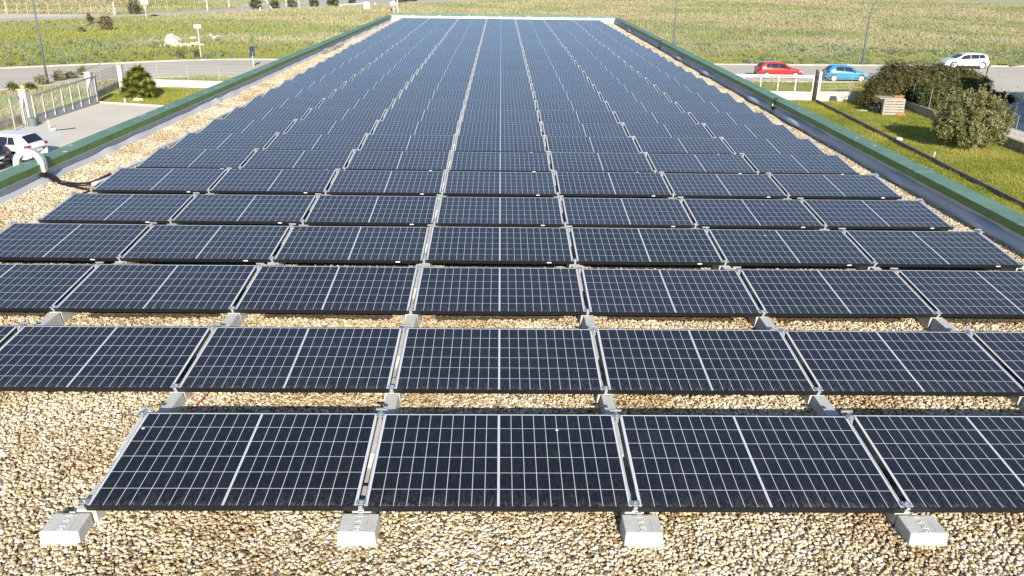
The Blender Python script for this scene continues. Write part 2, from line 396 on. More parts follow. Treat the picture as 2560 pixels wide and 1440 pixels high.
def tufts(pts, h, width, blades, lean=.6, tintf=None):
    "grass tufts as crossed blades"
    n = len(pts); P = np.repeat(pts, blades, 0); H = np.repeat(h, blades)*RNG.uniform(.5, 1.15, n*blades)
    a = RNG.uniform(0, 2*PI, n*blades); ln = RNG.uniform(.1, lean, n*blades)
    D = np.stack([np.cos(a), np.sin(a), np.zeros_like(a)], 1)
    off = RNG.uniform(0, .45, (n*blades, 1))*np.repeat(h, blades)[:, None]
    B0 = P + D*off; S = np.stack([-np.sin(a), np.cos(a), np.zeros_like(a)], 1)*(np.repeat(width, blades)[:, None]/2)
    tip = B0 + D*(H*ln)[:, None]; tip[:, 2] += H
    V = np.stack([B0-S, B0+S, tip], 1).reshape(-1, 3); F = np.arange(3*n*blades).reshape(-1, 3)
    t = np.repeat(tintf, blades) + RNG.normal(0, .08, n*blades)
    return V, F, np.clip(t, 0, 1)
def vnoise(x, y, s, seed=0):
    "smooth value noise used to vary plant density and colour"
    r = np.random.default_rng(seed).random((64, 64)); x = x/s; y = y/s
    i = np.floor(x).astype(int); j = np.floor(y).astype(int); fx = x-i; fy = y-j
    fx = fx*fx*(3-2*fx); fy = fy*fy*(3-2*fy); g = lambda a, b: r[a % 64, b % 64]
    return (g(i, j)*(1-fx)+g(i+1, j)*fx)*(1-fy)+(g(i, j+1)*(1-fx)+g(i+1, j+1)*fx)*fy

# ================================================================== THE ROOF
ROW_D, TILT, WP = 1.5943, 0.0965, 1.785
DY = [-0.015, 0.019, 0.018, -0.03, -0.005, -0.009, 0.043, -0.004, -0.005, -0.004, -0.004, -0.002] + [0]*20
DZ = [0.012, -0.004, 0.034, 0.031, 0.003, 0.006, -0.015, -0.014, -0.02, -0.015, -0.016, -0.01, -0.008, -0.005, 0.0, -0.001, -0.003, -0.001, 0.007, 0.025,
      -0.018, -0.022, -0.012, -0.001, 0.005, 0.007, 0.008, 0.007, 0.004, 0.004, 0.007, 0.007]
NR = 32
GZ = -.15
XL = lambda y: -7.58+.0118*y
XR = lambda y: 6.79+.0105*y
Y0, Y1 = -9.0, 51.2
CT, CB = .195, .08          # top and underside of the green coping
bld = empty('industrial_building', (0, 0, G), label='long flat-roofed building with green metal coping carrying the solar panels', category='building', kind='thing')
def bpart(mb, name, m, **kw):
    mb.v = [(x, y, z-G) for x, y, z in mb.v]; return mb.build(name, m, bld, **kw)
ow = .31
def quad_wall(a, b, c, d, z0, z1): return MB().prism([a, b, c, d], z0, z1)
bpart(quad_wall((XL(Y0)-.26, Y0-.26), (XL(Y0), Y0-.26), (XL(Y1), Y1+.26), (XL(Y1)-.26, Y1+.26), G-.1, CB), 'wall', M_plaster)
bpart(quad_wall((XR(Y0), Y0-.26), (XR(Y0)+.26, Y0-.26), (XR(Y1)+.26, Y1+.26), (XR(Y1), Y1+.26), G-.1, CB), 'wall', M_plaster)
bpart(quad_wall((XL(Y1)+.002, Y1+.003), (XR(Y1)-.002, Y1+.003), (XR(Y1)-.002, Y1+.257), (XL(Y1)+.002, Y1+.257), G-.1, CB+.128), 'wall', M_plaster)
bpart(quad_wall((XL(Y0)+.002, Y0-.257), (XR(Y0)-.002, Y0-.257), (XR(Y0)-.002, Y0-.003), (XL(Y0)+.002, Y0-.003), G-.1, CB-.002), 'wall', M_plaster)
bpart(MB().prism([(XL(Y0)+.004, Y0), (XR(Y0)-.004, Y0), (XR(Y1)-.004, Y1), (XL(Y1)+.004, Y1)], GZ-.25, GZ-.06), 'roof_slab', M_conc)
# membrane up the inside of the parapets
bpart(MB().grid(lambda s, t: (XL(Y0+(Y1-Y0)*s)+.004, Y0+(Y1-Y0)*s, GZ-.05+(CB-GZ+.05)*t), 40, 1), 'membrane_upstand', M_memb)
bpart(MB().grid(lambda s, t: (XR(Y0+(Y1-Y0)*s)-.004, Y0+(Y1-Y0)*s, GZ-.05+(CB-GZ+.05)*(1-t)), 40, 1), 'membrane_upstand', M_memb)
bpart(MB().grid(lambda s, t: (XL(Y1)+.02+(XR(Y1)-XL(Y1)-.04)*s, Y1-.004, GZ-.05+(CB+.128-GZ+.05)*t), 20, 1), 'membrane_upstand', M_membw)
# coping in lengths with open joints, plus its folded drip edge
def coping(xf, sgn, seg):
    cap = MB(); drip = MB(); y = Y0
    while y < Y1+.2:
        y2 = min(y+seg, Y1+.31); a, b = y+.007, y2-.007
        xi = lambda q: xf(q)-sgn*.05; xo = lambda q: xf(q)+sgn*.285
        cap.prism([(xi(a), a), (xo(a), a), (xo(b), b), (xi(b), b)], CB, CT)
        drip.prism([(xi(a)-sgn*.002, a), (xi(a)+sgn*.012-sgn*.002, a), (xi(b)+sgn*.012-sgn*.002, b), (xi(b)-sgn*.002, b)], CB-.014, CB-.001)
        y = y2
    bpart(cap, 'coping', M_cap, bevel=.006); bpart(drip, 'drip_edge', M_drip)
    bpart(MB().grid(lambda u_, t: (xf(Y0+(Y1-Y0)*(u_ if sgn > 0 else 1-u_))-sgn*.0535, Y0+(Y1-Y0)*(u_ if sgn > 0 else 1-u_), CT-.008+(CB-CT+.01)*t), 30, 1), 'fascia', M_capedge)
coping(XL, -1, 2.98); coping(XR, 1, 2.98)
cap = MB(); x = XL(Y1)+.06
while x < XR(Y1)-.08:
    x2 = min(x+3, XR(Y1)-.06); cap.box(((x+x2)/2, Y1+.12, (CB+CT)/2+.131), (x2-x-.006, .34, CT-CB)); x = x2
bpart(cap, 'coping', M_cap, bevel=.006)
# wavy loose flashing at the wall foot
def bumps(y, ks): return sum(a*math.exp(-((y-c)/wd)**2) for c, a, wd in ks)
lk = [(9.2, .4, .35), (11.2, .5, .25), (12.6, .5, .5), (16.5, .7, .5), (17.4, .9, .2), (18.6, .8, .5), (31, 1.2, .6), (34, 1.0, .6), (37.5, 1.3, .5), (40.5, 1.0, .8), (44, 1.2, .8), (46.5, 1.0, .6), (48.8, 1.2, .5)]
def lfl(s, t):
    y = Y0+(Y1-Y0)*s; b = bumps(y, lk); n = .5*math.sin(y*2.3)+.5*math.sin(y*5.1+1)
    out = .012 + (t**.9)*(.16+.03*n+.05*b) + math.sin(PI*t)*(.02*abs(n)+.03*b)
    return (XL(y)+out, y, -.045+.05*b+.012*n - (.115+.05*b+.012*n)*t**.8)
bpart(MB().grid(lfl, 620, 5), 'flashing', mat('pale_membrane', (.50, .50, .52), .6, .07, 1.5, kind='World'), smooth=True)
rk = [(at_x(u, v, 6.95).y, 1, .85) for u, v in ((1995, 305), (1893, 243), (1765, 180), (1695, 146), (1566, 74))] + [(9.3, .5, .5), (6.6, .6, .4), (13.5, .5, .4)]
def rfl(s, t):
    y = Y0+(Y1-Y0)*s; b = bumps(y, rk); n = .5*math.sin(y*2.9)+.5*math.sin(y*4.7+1)
    out = .012 + t*(.05+.02*n) + math.sin(PI*t**.8)*(.015+.15*b)
    return (XR(y)-out, y, .0+.03*b+.01*n - (.16+.03*b)*t)
bpart(MB().grid(lambda s, t: rfl(1-s, t), 620, 6), 'flashing', M_memb, smooth=True)
# white fixing tabs on the far parapet
tb = [MB().box((X, Y1-.06, .20), (.13, .02, .07)) for X in (-5.6, -3.9, -2.05, -.05, 1.75, 3.9, 5.6)]
for q in tb: bpart(q, 'fixing_tab', M_white)
# gravel bed (mounded slightly)
def gz(x, y): return GZ + .010*math.sin(x*1.7+y*.9)*math.sin(y*1.3-x*.4) + .03*max(0, 1-abs(x-XL(y)-.1)/.5)
gb = MB().grid(lambda s, t: (lambda y: (lambda x: (x, y, gz(x, y)-.014))(XL(y)+(XR(y)-XL(y))*t))(Y0+(Y1-Y0)*s), 260, 60).build('gravel_bed', M_gravelbase)
tag(gb, kind='structure')
# pebbles
def pebble_points():
    d = 1/math.sqrt(4000); out = []
    for ya, yb in ((-1.4, 11.6), (11.6, 51.1)):
        gx = np.arange(-7.6, 7.2, d); gy = np.arange(ya, yb, d); X, Y = np.meshgrid(gx, gy)
        X = X.ravel()+RNG.uniform(-.5, .5, X.size)*d; Y = Y.ravel()+RNG.uniform(-.5, .5, Y.size)*d
        k = (X > XL(Y)+.10) & (X < XR(Y)-.05)
        if ya > 5: k &= (X < -6.15) | (X > 6.1)
        else:
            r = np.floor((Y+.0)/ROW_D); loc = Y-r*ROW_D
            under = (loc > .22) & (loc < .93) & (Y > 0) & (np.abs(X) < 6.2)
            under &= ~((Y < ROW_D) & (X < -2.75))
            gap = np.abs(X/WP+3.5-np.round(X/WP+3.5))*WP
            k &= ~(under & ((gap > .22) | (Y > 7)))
        rel = np.stack([X-CX, Y-CY, np.full_like(X, GZ-CZ)], 1)
        dz = rel @ np.array(FW); u = 1280+F_PX*(rel @ np.array(R2))/dz; v = 720-F_PX*(rel @ np.array(U2))/dz
        k &= (u > -1000) & (u < 3560) & (v < 1900) & (dz > 0)
        X, Y = X[k], Y[k]; out.append(np.stack([X, Y], 1))
    P = np.concatenate(out); x, y = P[:, 0], P[:, 1]
    z = GZ + .010*np.sin(x*1.7+y*.9)*np.sin(y*1.3-x*.4) + .03*np.clip(1-np.abs(x-(-7.58+.0118*y)-.1)/.5, 0, None)
    return np.stack([x, y, z+RNG.uniform(-.016, .012, len(x))], 1)
PP = pebble_points()
me = bpy.data.meshes.new('gravel'); me.vertices.add(len(PP)); me.vertices.foreach_set('co', PP.astype(np.float32).ravel()); me.update()
gr = bpy.data.objects.new('gravel', me); col.objects.link(gr); me.materials.append(M_pebble)
tag(gr, 'loose tan and cream river pebbles covering the flat roof', 'gravel', kind='stuff')
ng = bpy.data.node_groups.new('pebbles', 'GeometryNodeTree')
ng.interface.new_socket('Geometry', in_out='INPUT', socket_type='NodeSocketGeometry'); ng.interface.new_socket('Geometry', in_out='OUTPUT', socket_type='NodeSocketGeometry')
N = ng.nodes; Lk = ng.links
gi = N.new('NodeGroupInput'); go = N.new('NodeGroupOutput'); iop = N.new('GeometryNodeInstanceOnPoints'); jn = N.new('GeometryNodeGeometryToInstance')
for k, (sx, sy, sz) in enumerate(((1, .85, .62), (1.15, .8, .7), (1, .95, .8), (1.25, .9, .55))):
    ic = N.new('GeometryNodeMeshIcoSphere'); ic.inputs['Subdivisions'].default_value = 2
    sp = N.new('GeometryNodeSetPosition'); nz = N.new('ShaderNodeTexNoise'); nz.inputs['Scale'].default_value = 1.1; nz.noise_dimensions = '4D'; nz.inputs['Roughness'].default_value = .7; nz.inputs['W'].default_value = k*7.3
    nz.inputs['Detail'].default_value = 1
    vm = N.new('ShaderNodeVectorMath'); vm.operation = 'SUBTRACT'; vm.inputs[1].default_value = (.5, .5, .5)
    vs = N.new('ShaderNodeVectorMath'); vs.operation = 'SCALE'; vs.inputs['Scale'].default_value = 1.5
    Lk.new(nz.outputs['Color'], vm.inputs[0]); Lk.new(vm.outputs[0], vs.inputs[0]); Lk.new(ic.outputs[0], sp.inputs[0]); Lk.new(vs.outputs[0], sp.inputs['Offset'])
    tr = N.new('GeometryNodeTransform'); tr.inputs['Scale'].default_value = (sx, sy, sz); Lk.new(sp.outputs[0], tr.inputs[0])
    sm = N.new('GeometryNodeSetShadeSmooth'); Lk.new(tr.outputs[0], sm.inputs[0])
    st = N.new('GeometryNodeSetMaterial'); st.inputs['Material'].default_value = M_pebble; Lk.new(sm.outputs[0], st.inputs[0]); Lk.new(st.outputs[0], jn.inputs[0])
rr = N.new('FunctionNodeRandomValue'); rr.data_type = 'FLOAT_VECTOR'; rr.inputs[0].default_value = (-.5, -.5, 0); rr.inputs[1].default_value = (.5, .5, 6.28)
rs = N.new('FunctionNodeRandomValue'); rs.data_type = 'FLOAT'; rs.inputs[2].default_value = .0062; rs.inputs[3].default_value = .0165; rs.inputs['Seed'].default_value = 5
Lk.new(gi.outputs[0], iop.inputs['Points']); Lk.new(jn.outputs[0], iop.inputs['Instance']); iop.inputs['Pick Instance'].default_value = True
Lk.new(rr.outputs[0], iop.inputs['Rotation'])
Lk.new([o for o in rs.outputs if o.type == 'VALUE' and o.enabled][0], iop.inputs['Scale']); Lk.new(iop.outputs[0], go.inputs[0])
gm = gr.modifiers.new('pebbles', 'NODES'); gm.node_group = ng

# ------------------------------------------------------------------ solar panels
def frame_mb():
    h, l = .038, .0075; w2 = PW/2; mb = MB()
    mb.box((0, l/2, -h/2), (PW, l, h)); mb.box((0, PH-l/2, -h/2), (PW, l, h))
    for s in (-1, 1): mb.box((s*(w2-l/2), PH/2, -h/2), (l, PH-2*l, h))
    mb.box((0, .016, -h+.001), (PW-.02, .018, .0018)); mb.box((0, PH-.016, -h+.001), (PW-.02, .018, .0018))
    return mb
fmb = frame_mb(); nf_ = len(fmb.f)
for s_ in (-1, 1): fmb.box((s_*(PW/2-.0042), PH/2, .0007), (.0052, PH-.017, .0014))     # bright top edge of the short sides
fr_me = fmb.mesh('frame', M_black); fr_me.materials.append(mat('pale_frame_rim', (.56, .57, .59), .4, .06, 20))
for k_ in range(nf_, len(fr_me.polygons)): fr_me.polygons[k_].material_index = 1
ce_me = MB().box((0, PH/2, -.0055), (PW-.015, PH-.015, .006)).mesh('cell_sheet', M_panel)
st_me = MB().box((.585, -.0015, -.019), (.052, .002, .013)).mesh('rating_label', M_white)
ORD = ['first', 'second', 'third', 'fourth', 'fifth', 'sixth', 'seventh', 'eighth', 'ninth', 'tenth', 'eleventh', 'twelfth', 'thirteenth', 'fourteenth', 'fifteenth',
       'sixteenth', 'seventeenth', 'eighteenth', 'nineteenth', 'twentieth', 'twenty-first', 'twenty-second', 'twenty-third', 'twenty-fourth', 'twenty-fifth',
       'twenty-sixth', 'twenty-seventh', 'twenty-eighth', 'twenty-ninth', 'thirtieth', 'thirty-first', 'thirty-second']
COLN = ['leftmost', 'second from the left', 'third from the left', 'middle', 'third from the right', 'second from the right', 'rightmost']
def rowname(r):
    if r == 0: return 'front row'
    if r == NR-1: return 'farthest row'
    return ORD[r]+' row from the front'
for r in range(NR):
    for c in range(7):
        if r == 0 and c < 2: continue
        o = bpy.data.objects.new('solar_panel', None); o.empty_display_size = .1; col.objects.link(o)
        jit = random.uniform(-.003, .003)
        o.location = ((c-3)*WP, r*ROW_D+DY[r]+jit, DZ[r]+random.uniform(-.003, .003)); o.rotation_euler = (TILT+random.uniform(-.004, .004), random.uniform(-.002, .002), random.uniform(-.0012, .0012))
        pos = COLN[c]
        if r == 0: pos = {2: 'leftmost', 3: 'second from the left', 4: 'third from the left', 5: 'fourth from the left', 6: 'rightmost'}[c]
        tag(o, f'black-framed solar panel, {pos} in the {rowname(r)}', 'solar panel', 'solar panels in rows on the roof')
        for nm, me_ in (('frame', fr_me), ('cell_sheet', ce_me)) + ((('rating_label', st_me),) if 3 <= r <= 8 else ()):
            q = bpy.data.objects.new(nm, me_); col.objects.link(q); q.parent = o

# ------------------------------------------------------------------ ballast beams and clamps
def taper(mb, x0, wt, wb, y0, y1, zt0, zt1, zb, ):
    vs = [(x0-wb/2, y0, zb), (x0+wb/2, y0, zb), (x0+wb/2, y1, zb), (x0-wb/2, y1, zb), (x0-wt/2, y0+.012, zt0), (x0+wt/2, y0+.012, zt0), (x0+wt/2, y1, zt1), (x0-wt/2, y1, zt1)]
    return mb.add(vs, [(3, 2, 1, 0), (4, 5, 6, 7), (0, 1, 5, 4), (1, 2, 6, 5), (2, 3, 7, 6), (3, 0, 4, 7)])
tt = math.tan(TILT)
nose_me = taper(MB(), .01, .095, .15, -.54, .002, -.052, -.046, GZ-.05).mesh('nose', M_conc)
mb = MB(); 
taper(mb, 0, .12, .16, .02, .30, -.052, -.052, GZ-.05); taper(mb, 0, .12, .16, .302, .60, -.11, -.11, GZ-.05); taper(mb, .01, .11, .16, .602, 1.03, -.052+.6*tt, -.052+1.03*tt, GZ-.05)
body_me = mb.mesh('beam', M_conc)
def clamp_mb(y, rear=False):
    mb = MB(); z = y*tt
    mb.box((0, y, z+.004), (.062, .05, .004)); mb.box((0, y, z-.02), (.022, .045, .05))
    if rear:
        mb.bar((0, y+.02, z+.006), (0, y+.075, z+.004), .022, .006); mb.bar((-.045, y+.085, z+.006), (.045, y+.085, z+.006), .016, .016)
    else: mb.box((0, y-.032, z-.008), (.026, .018, .02))
    return mb
cf_me = clamp_mb(.034).mesh('front_clamp', M_alu); cr_me = clamp_mb(PH-.04, True).mesh('rear_clamp', M_alu)
bf_me = MB().cyl((0, .034, .034*tt), (0, .034, .034*tt+.016), .009, 8).mesh('bolt', M_galv)
br_me = MB().cyl((0, PH-.04, (PH-.04)*tt), (0, PH-.04, (PH-.04)*tt+.016), .009, 8).mesh('bolt', M_galv)
cs_me = clamp_mb(PH-.04).mesh('rear_clamp', M_alu)
def child(nm, me_, par):
    q = bpy.data.objects.new(nm, me_); col.objects.link(q); q.parent = par; return q
for r in range(NR):
    for l in range(8):
        if r == 0 and l < 2: continue
        o = bpy.data.objects.new('ballast_beam', None); o.empty_display_size = .1; col.objects.link(o)
        o.location = ((l-3.5)*WP, r*ROW_D+DY[r], DZ[r]+.001)
        where = 'left end' if (l == 0 or (r == 0 and l == 2)) else 'right end' if l == 7 else f'{ORD[l-1 if r else l-3]} panel gap from the left'
        tag(o, f'concrete beam with clamps, {where}, {rowname(r)}', 'ballast beam', 'concrete beams carrying the panels', kind='thing')
        child('beam', body_me, o)
        if r: child('nose', nose_me, o)
        f = child('front_clamp', cf_me, o); b = child('rear_clamp', cr_me if r < 9 else cs_me, o)
        if r < 7: child('bolt', bf_me, f); child('bolt', br_me, b)
# starter blocks with cast lettering
def text_me(body, size, name, m, ext=.0025):
    cu = bpy.data.curves.new(name, 'FONT'); cu.body = body; cu.size = size; cu.extrude = ext; cu.align_x = 'LEFT'; cu.align_y = 'CENTER'; cu.space_character = 1.25; cu.offset = .0008
    to = bpy.data.objects.new('tmp', cu); col.objects.link(to); dg = bpy.context.evaluated_depsgraph_get(); dg.update()
    me_ = bpy.data.meshes.new_from_object(to.evaluated_get(dg)); bpy.data.objects.remove(to); bpy.data.curves.remove(cu)
    me_.name = name; me_.materials.clear(); me_.materials.append(m); return me_
def starter(l, dx, dyy, rz, lab):
    o = empty('ballast_block', ((l-3.5)*WP+dx, dyy, 0), rz, label=lab, category='concrete block', group='concrete blocks in front of the front row')
    wt, wb, L, zt = .236, .262, .19, -.048
    mb = MB(); vs = [(-wb/2, -L-.022, GZ-.04), (wb/2, -L-.022, GZ-.04), (wb/2, .0, GZ-.04), (-wb/2, .0, GZ-.04), (-wt/2, -L, zt), (wt/2, -L, zt), (wt/2, .0, zt+.004), (-wt/2, .0, zt+.004)]
    mb.add(vs, [(3, 2, 1, 0), (4, 5, 6, 7), (0, 1, 5, 4), (1, 2, 6, 5), (2, 3, 7, 6), (3, 0, 4, 7)])
    q = mb.build('block', M_conc, o, bevel=.007)
    mb = MB(); mb.box((.055, -.1, zt+.0008), (.004, .165, .004)); mb.box((.0, -L+.013, zt+.0012), (.11, .003, .004)); mb.box((0, -.02, zt+.003), (.11, .012, .004))
    mb.build('cast_panel_edge', mat('concrete_edge', (.42, .41, .38), .9, .1, 9), o)
    q = child('cast_lettering', TXT, o); q.location = (.0, -.177, zt+.003); q.rotation_euler = (.02, 0, PI/2)
TXT = text_me('SB 5 01', .052, 'cast_lettering', mat('concrete_letters', (.62, .61, .57), .9, .1, 9), .003)
starter(2, -.075, -.015, .03, 'pale concrete block at the left corner of the front row, partly beyond the panel')
starter(3, .0, -.012, -.012, 'pale concrete block between the first and second panels of the front row')
starter(4, .03, -.012, .008, 'pale concrete block between the second and third panels of the front row')
starter(5, .06, -.01, .015, 'pale concrete block between the third and fourth panels of the front row')
starter(6, .02, -.012, -.01, 'pale concrete block between the fourth and fifth panels of the front row')
starter(7, .05, -.012, .01, 'pale concrete block at the right end of the front row')

# ------------------------------------------------------------------ conduits and small roof fittings
def wob(xc, z, ya, yb, amp, ph, n=140):
    return [(xc+amp*math.sin(ph+1.97*y)+amp*.5*math.sin(ph+4.3*y), y, z+.012*math.sin(3.94*y+ph)) for y in [ya+(yb-ya)*i/n for i in range(n+1)]]
tag(MB().tube(wob(-6.46, -.075, 8.6, 49.5, .05, 0, 220), .028, 8).build('pale_conduit', mat('pale_grey_plastic', (.62, .64, .64), .5, .08, 8), smooth=True), 'pale grey plastic conduit following the left ends of the panel rows', 'conduit')
tag(MB().tube(wob(-6.38, -.09, 7.9, 49, .05, 2, 220), .014, 6).build('thin_black_cable', M_cable, smooth=True), 'thin black cable snaking beside the pale conduit at the left panel ends', 'cable')
rc = at(612, 790, GZ); 
tag(MB().tube([(-2.50, 1.45, -.135), (-2.47, 1.75, -.13), (-2.40, 2.0, -.125), (-2.36, 2.2, -.12)], .005, 6).build('red_cable', M_red, smooth=True), 'short red cable on the gravel beside a beam left of centre', 'cable')
# half-round duct over the left parapet
A0 = at_x(110, 420, XL(8)+.09); ya = A0.y
duct = empty('cable_duct', (XL(ya)-.13, ya, CT), label='pale grey half-round cable duct arching over the left green coping', category='duct')
mb = MB(); n = 22
def ring(k):
    a = PI*(k/n); ca, sa = math.cos(a), math.sin(a); out = []
    for rr_, yy in ((.25, -.05), (.25, .05), (.15, .05), (.15, -.05)): out.append((ca*rr_, yy, sa*rr_))
    return out
vs = [(.25, -.05, -.13), (.25, .05, -.13), (.15, .05, -.13), (.15, -.05, -.13)]
for k in range(n+1): vs += ring(k)
vs += [(-.25, -.05, -.3), (-.25, .05, -.3), (-.15, .05, -.3), (-.15, -.05, -.3)]
# keep winding consistent: foot, arc, foot
seq = [vs[0:4]] + [vs[4+4*k:8+4*k] for k in range(n+1)] + [[vs[-4+i] for i in range(4)]]
sv = [q for s4 in seq for q in s4]
mb.add(sv, [(4*k+i, 4*k+(i+1) % 4, 4*k+4+(i+1) % 4, 4*k+4+i) for k in range(len(seq)-1) for i in range(4)])
mb.build('arch', mat('duct_grey_plastic', (.45, .46, .44), .5, .06, 8), duct, bevel=.006)
rib = MB()
for k in range(0, n+1, 2):
    a = PI*k/n; rib.box((math.cos(a)*.2505, 0, math.sin(a)*.2505), (.006, .102, .006))
rib.build('rib', mat('duct_rib', (.50, .52, .52), .5, .06, 8), duct)
foot = Vector((XL(ya)+.07, ya, CT-.13))
def conduit(pix, off, r, lab, end_up=0):
    pts = [foot+Vector((off*.8, off, .05)), foot+Vector((off*.8+.01, off, -.06))]
    for i, (u, v) in enumerate(pix):
        pts.append(at(u, v, GZ+.035+(.10 if i == 0 else 0)))
    # smooth with Catmull-Rom
    P = [pts[0]]+pts+[pts[-1]]; out = []
    for i in range(1, len(P)-2):
        for k in range(8):
            t = k/8; p0, p1, p2, p3 = P[i-1], P[i], P[i+1], P[i+2]
            out.append(.5*((2*p1)+(-p0+p2)*t+(2*p0-5*p1+4*p2-p3)*t*t+(-p0+3*p1-3*p2+p3)*t**3))
    out.append(pts[-1])
    tag(MB().tube(out, r, 10).build('corrugated_conduit', M_cable, smooth=True), lab, 'conduit', 'black conduits from the half-round duct')
conduit([(128, 436), (150, 452), (185, 459), (225, 457), (263, 441), (275, 434)], .035, .021, 'upper black conduit curving up from the duct to the panel edge')
conduit([(124, 438), (150, 456), (190, 462), (235, 459), (262, 452), (285, 446)], .0, .021, 'middle black conduit curving from the duct under the panel edge')
conduit([(119, 440), (135, 455), (160, 462), (192, 468), (222, 474)], -.035, .021, 'lowest black conduit running straight from the duct to the panel corner')
# small black floodlights / fittings clipped to the coping
def flood(u, v, side, lab, s=1.0):
    X0 = (XR(20)-.10) if side > 0 else XL(20)+.12
    p = at_x(u, v, X0); X0 = (XR(p.y)-.09) if side > 0 else XL(p.y)+.12; p = at_x(u, v, X0)
    o = empty('floodlight', p, label=lab, category='floodlight', group='black fittings clipped to the coping')
    MB().box((0, 0, 0), (.07*s, .10*s, .13*s)).build('housing', M_black, o, bevel=.01)
    MB().cyl((0, -.052*s, -.0*s), (0, -.066*s, -.0*s), .032*s, 14).build('lens', mat('lens_glass', (.6, .62, .66), .1, .05, 4, spec=.8), o)
    m = MB().bar((side*.03, 0, .05*s), (side*.03, 0, CT-p.z+.03), .02, .05); m.bar((side*.02, 0, CT-p.z+.03), (side*.13, 0, CT-p.z+.02), .02, .05)
    m.bar((0, .02, -.06*s), (side*.05, .03, -.12*s), .03, .04); m.build('bracket', M_black, o)
flood(1931, 262, 1, 'black floodlight with round glass on the right parapet, nearest of the three', 1.1)
flood(1647, 115, 1, 'black floodlight half way along the right parapet', 1.0)
flood(1535, 52, 1, 'black floodlight at the far right corner of the roof', 1.1)
# torn membrane lying on the left gravel strip
c0 = at(806, 125, GZ)
def torn(s, t):
    x = (s-.5)*1.15; y = (t-.5)*4.6
    n = vnoise(np.array([x*3+9]), np.array([y*1.4+9]), .6, 3)[0]; n2 = vnoise(np.array([x*9+9]), np.array([y*5+20]), .7, 4)[0]
    e = 1-max(abs(s-.5), abs(t-.5))*2
    return (c0.x+x+.15*(n2-.5)-y*.02, c0.y+y+.3*(n-.5), GZ+.01+(.20*n*n2+.05*n2)*min(1, e*4+.15))
tag(MB().grid(torn, 26, 60).build('torn_membrane', M_membg, smooth=False), 'crumpled grey sheet of torn membrane on the left gravel strip', 'membrane sheet')
tag(MB().box((0, 0, 0), (.14, .4, .1), .3).build('black_fitting', M_black, bevel=.01, loc=at(868, 91, GZ+.05)), 'small black box against the left parapet beyond the torn sheet', 'fitting')

# ================================================================== THE SURROUNDINGS
sheet('ground', [(-500, -200), (500, -200), (500, 700), (-500, 700)], G, M_field)
sheet('street', [(-120, 22), (-60, 45), (-39.4, 62.4), (-33.5, 69.8), (-28, 72.6), (24, 73.4), (36, 74), (75, 74.6), (130, 76), (130, 92), (57, 88.2), (23.3, 86.7), (-25.8, 86.5), (-30, 85.9), (-34, 84.2), (-40.5, 80.3), (-47, 76.4), (-75, 58), (-130, 34)], G+.008, M_road)
sheet('driveway_apron', [(36.5, 65.2), (75, 65.2), (75, 74.7), (36.5, 74.1)], G+.012, M_road)
sheet('yard', [(-29.6, -30), (-29.6, 48), (-28.9, 56.9), (-23.5, 55.4), (-8.0, 52.0), (-8.0, -30)], G+.012, M_yard)
sheet('fresh_concrete_patch', [(-29.3, 47.4), (-28.3, 47.9), (-26.9, 47.0), (-24.9, 43.2), (-24.8, 38), (-29.3, 38)], G+.02, M_slab)
sheet('left_lawn', [(-29.2, 57.05), (-23.5, 55.6), (-7.6, 52.1), (-7.6, 63.2), (-23, 63.3), (-31, 66.0), (-29.4, 61)], G+.010, M_lawn)
sheet('right_lawn', [(7.3, -20), (29.6, -20), (29.6, 61.4), (7.3, 61.6)], G+.010, M_lawn)
sheet('neighbour_yard', [(31.0, -20), (60, -20), (60, 61.4), (31.0, 61.4)], G+.010, M_yard)
sheet('far_road', [(-250, 92), (-120, 118), (-83, 138.5), (-69, 153.5), (-52.5, 180), (-35.5, 208.5), (-13, 236), (6, 258), (60, 300), (120, 340), (112, 350), (50, 308), (0, 266), (-19, 243), (-42, 215), (-56, 192), (-72.5, 160.2), (-87.5, 145), (-125, 124), (-250, 99)], G+.008, M_road)
sheet('gravel_track', [(-250, 99.5), (-125, 124.4), (-88, 145.4), (-73.5, 159.6), (-74.5, 161.8), (-93, 160.5), (-150, 160), (-250, 150)], G+.006, M_track)
sheet('grey_lot', [(-60, 186.5), (-55.5, 196), (-42.4, 218), (-19.4, 246), (-8, 258), (10, 330), (-80, 340), (-78, 215)], G+.005, M_lot)
sheet('dry_ground', [(-150, 176), (-95, 178), (-78, 190), (-80, 240), (-230, 260)], G+.005, M_dry)
# kerbs
def strip(name, pts, wd, h, m, z0=G):
    mb = MB()
    for i in range(len(pts)-1):
        a, b = Vector((*pts[i], 0)), Vector((*pts[i+1], 0)); d = (b-a).normalized(); n = Vector((-d.y, d.x, 0))*wd/2
        e = .0 if i else 0
        mb.prism([(a-n).to_2d()[:], (b-n).to_2d()[:], (b+n).to_2d()[:], (a+n).to_2d()[:]], z0, z0+h+.002*(i % 2))
    return tag(mb.build(name, m), kind='structure')
strip('far_kerb', [(-130, 34.5), (-75, 58.4), (-47, 76.8), (-40.5, 80.7), (-34, 84.6), (-30, 86.3), (-25.8, 86.9), (23.3, 87.1), (57, 88.6), (130, 92.4)], .45, .10, M_kerb)
strip('near_kerb', [(-39.9, 62.2), (-33.7, 69.4), (-28, 72.3), (24, 73.1), (36, 73.6)], .22, .07, M_kerb)
strip('yard_kerb', [(-28.9, 56.98), (-23.5, 55.48), (-8.0, 52.1)], .16, .12, M_kerb)
strip('garden_edging', [(24.55, 60.9), (24.15, 52), (23.6, 42), (23.05, 31), (22.4, 14)], .16, .22, M_kerbdark)

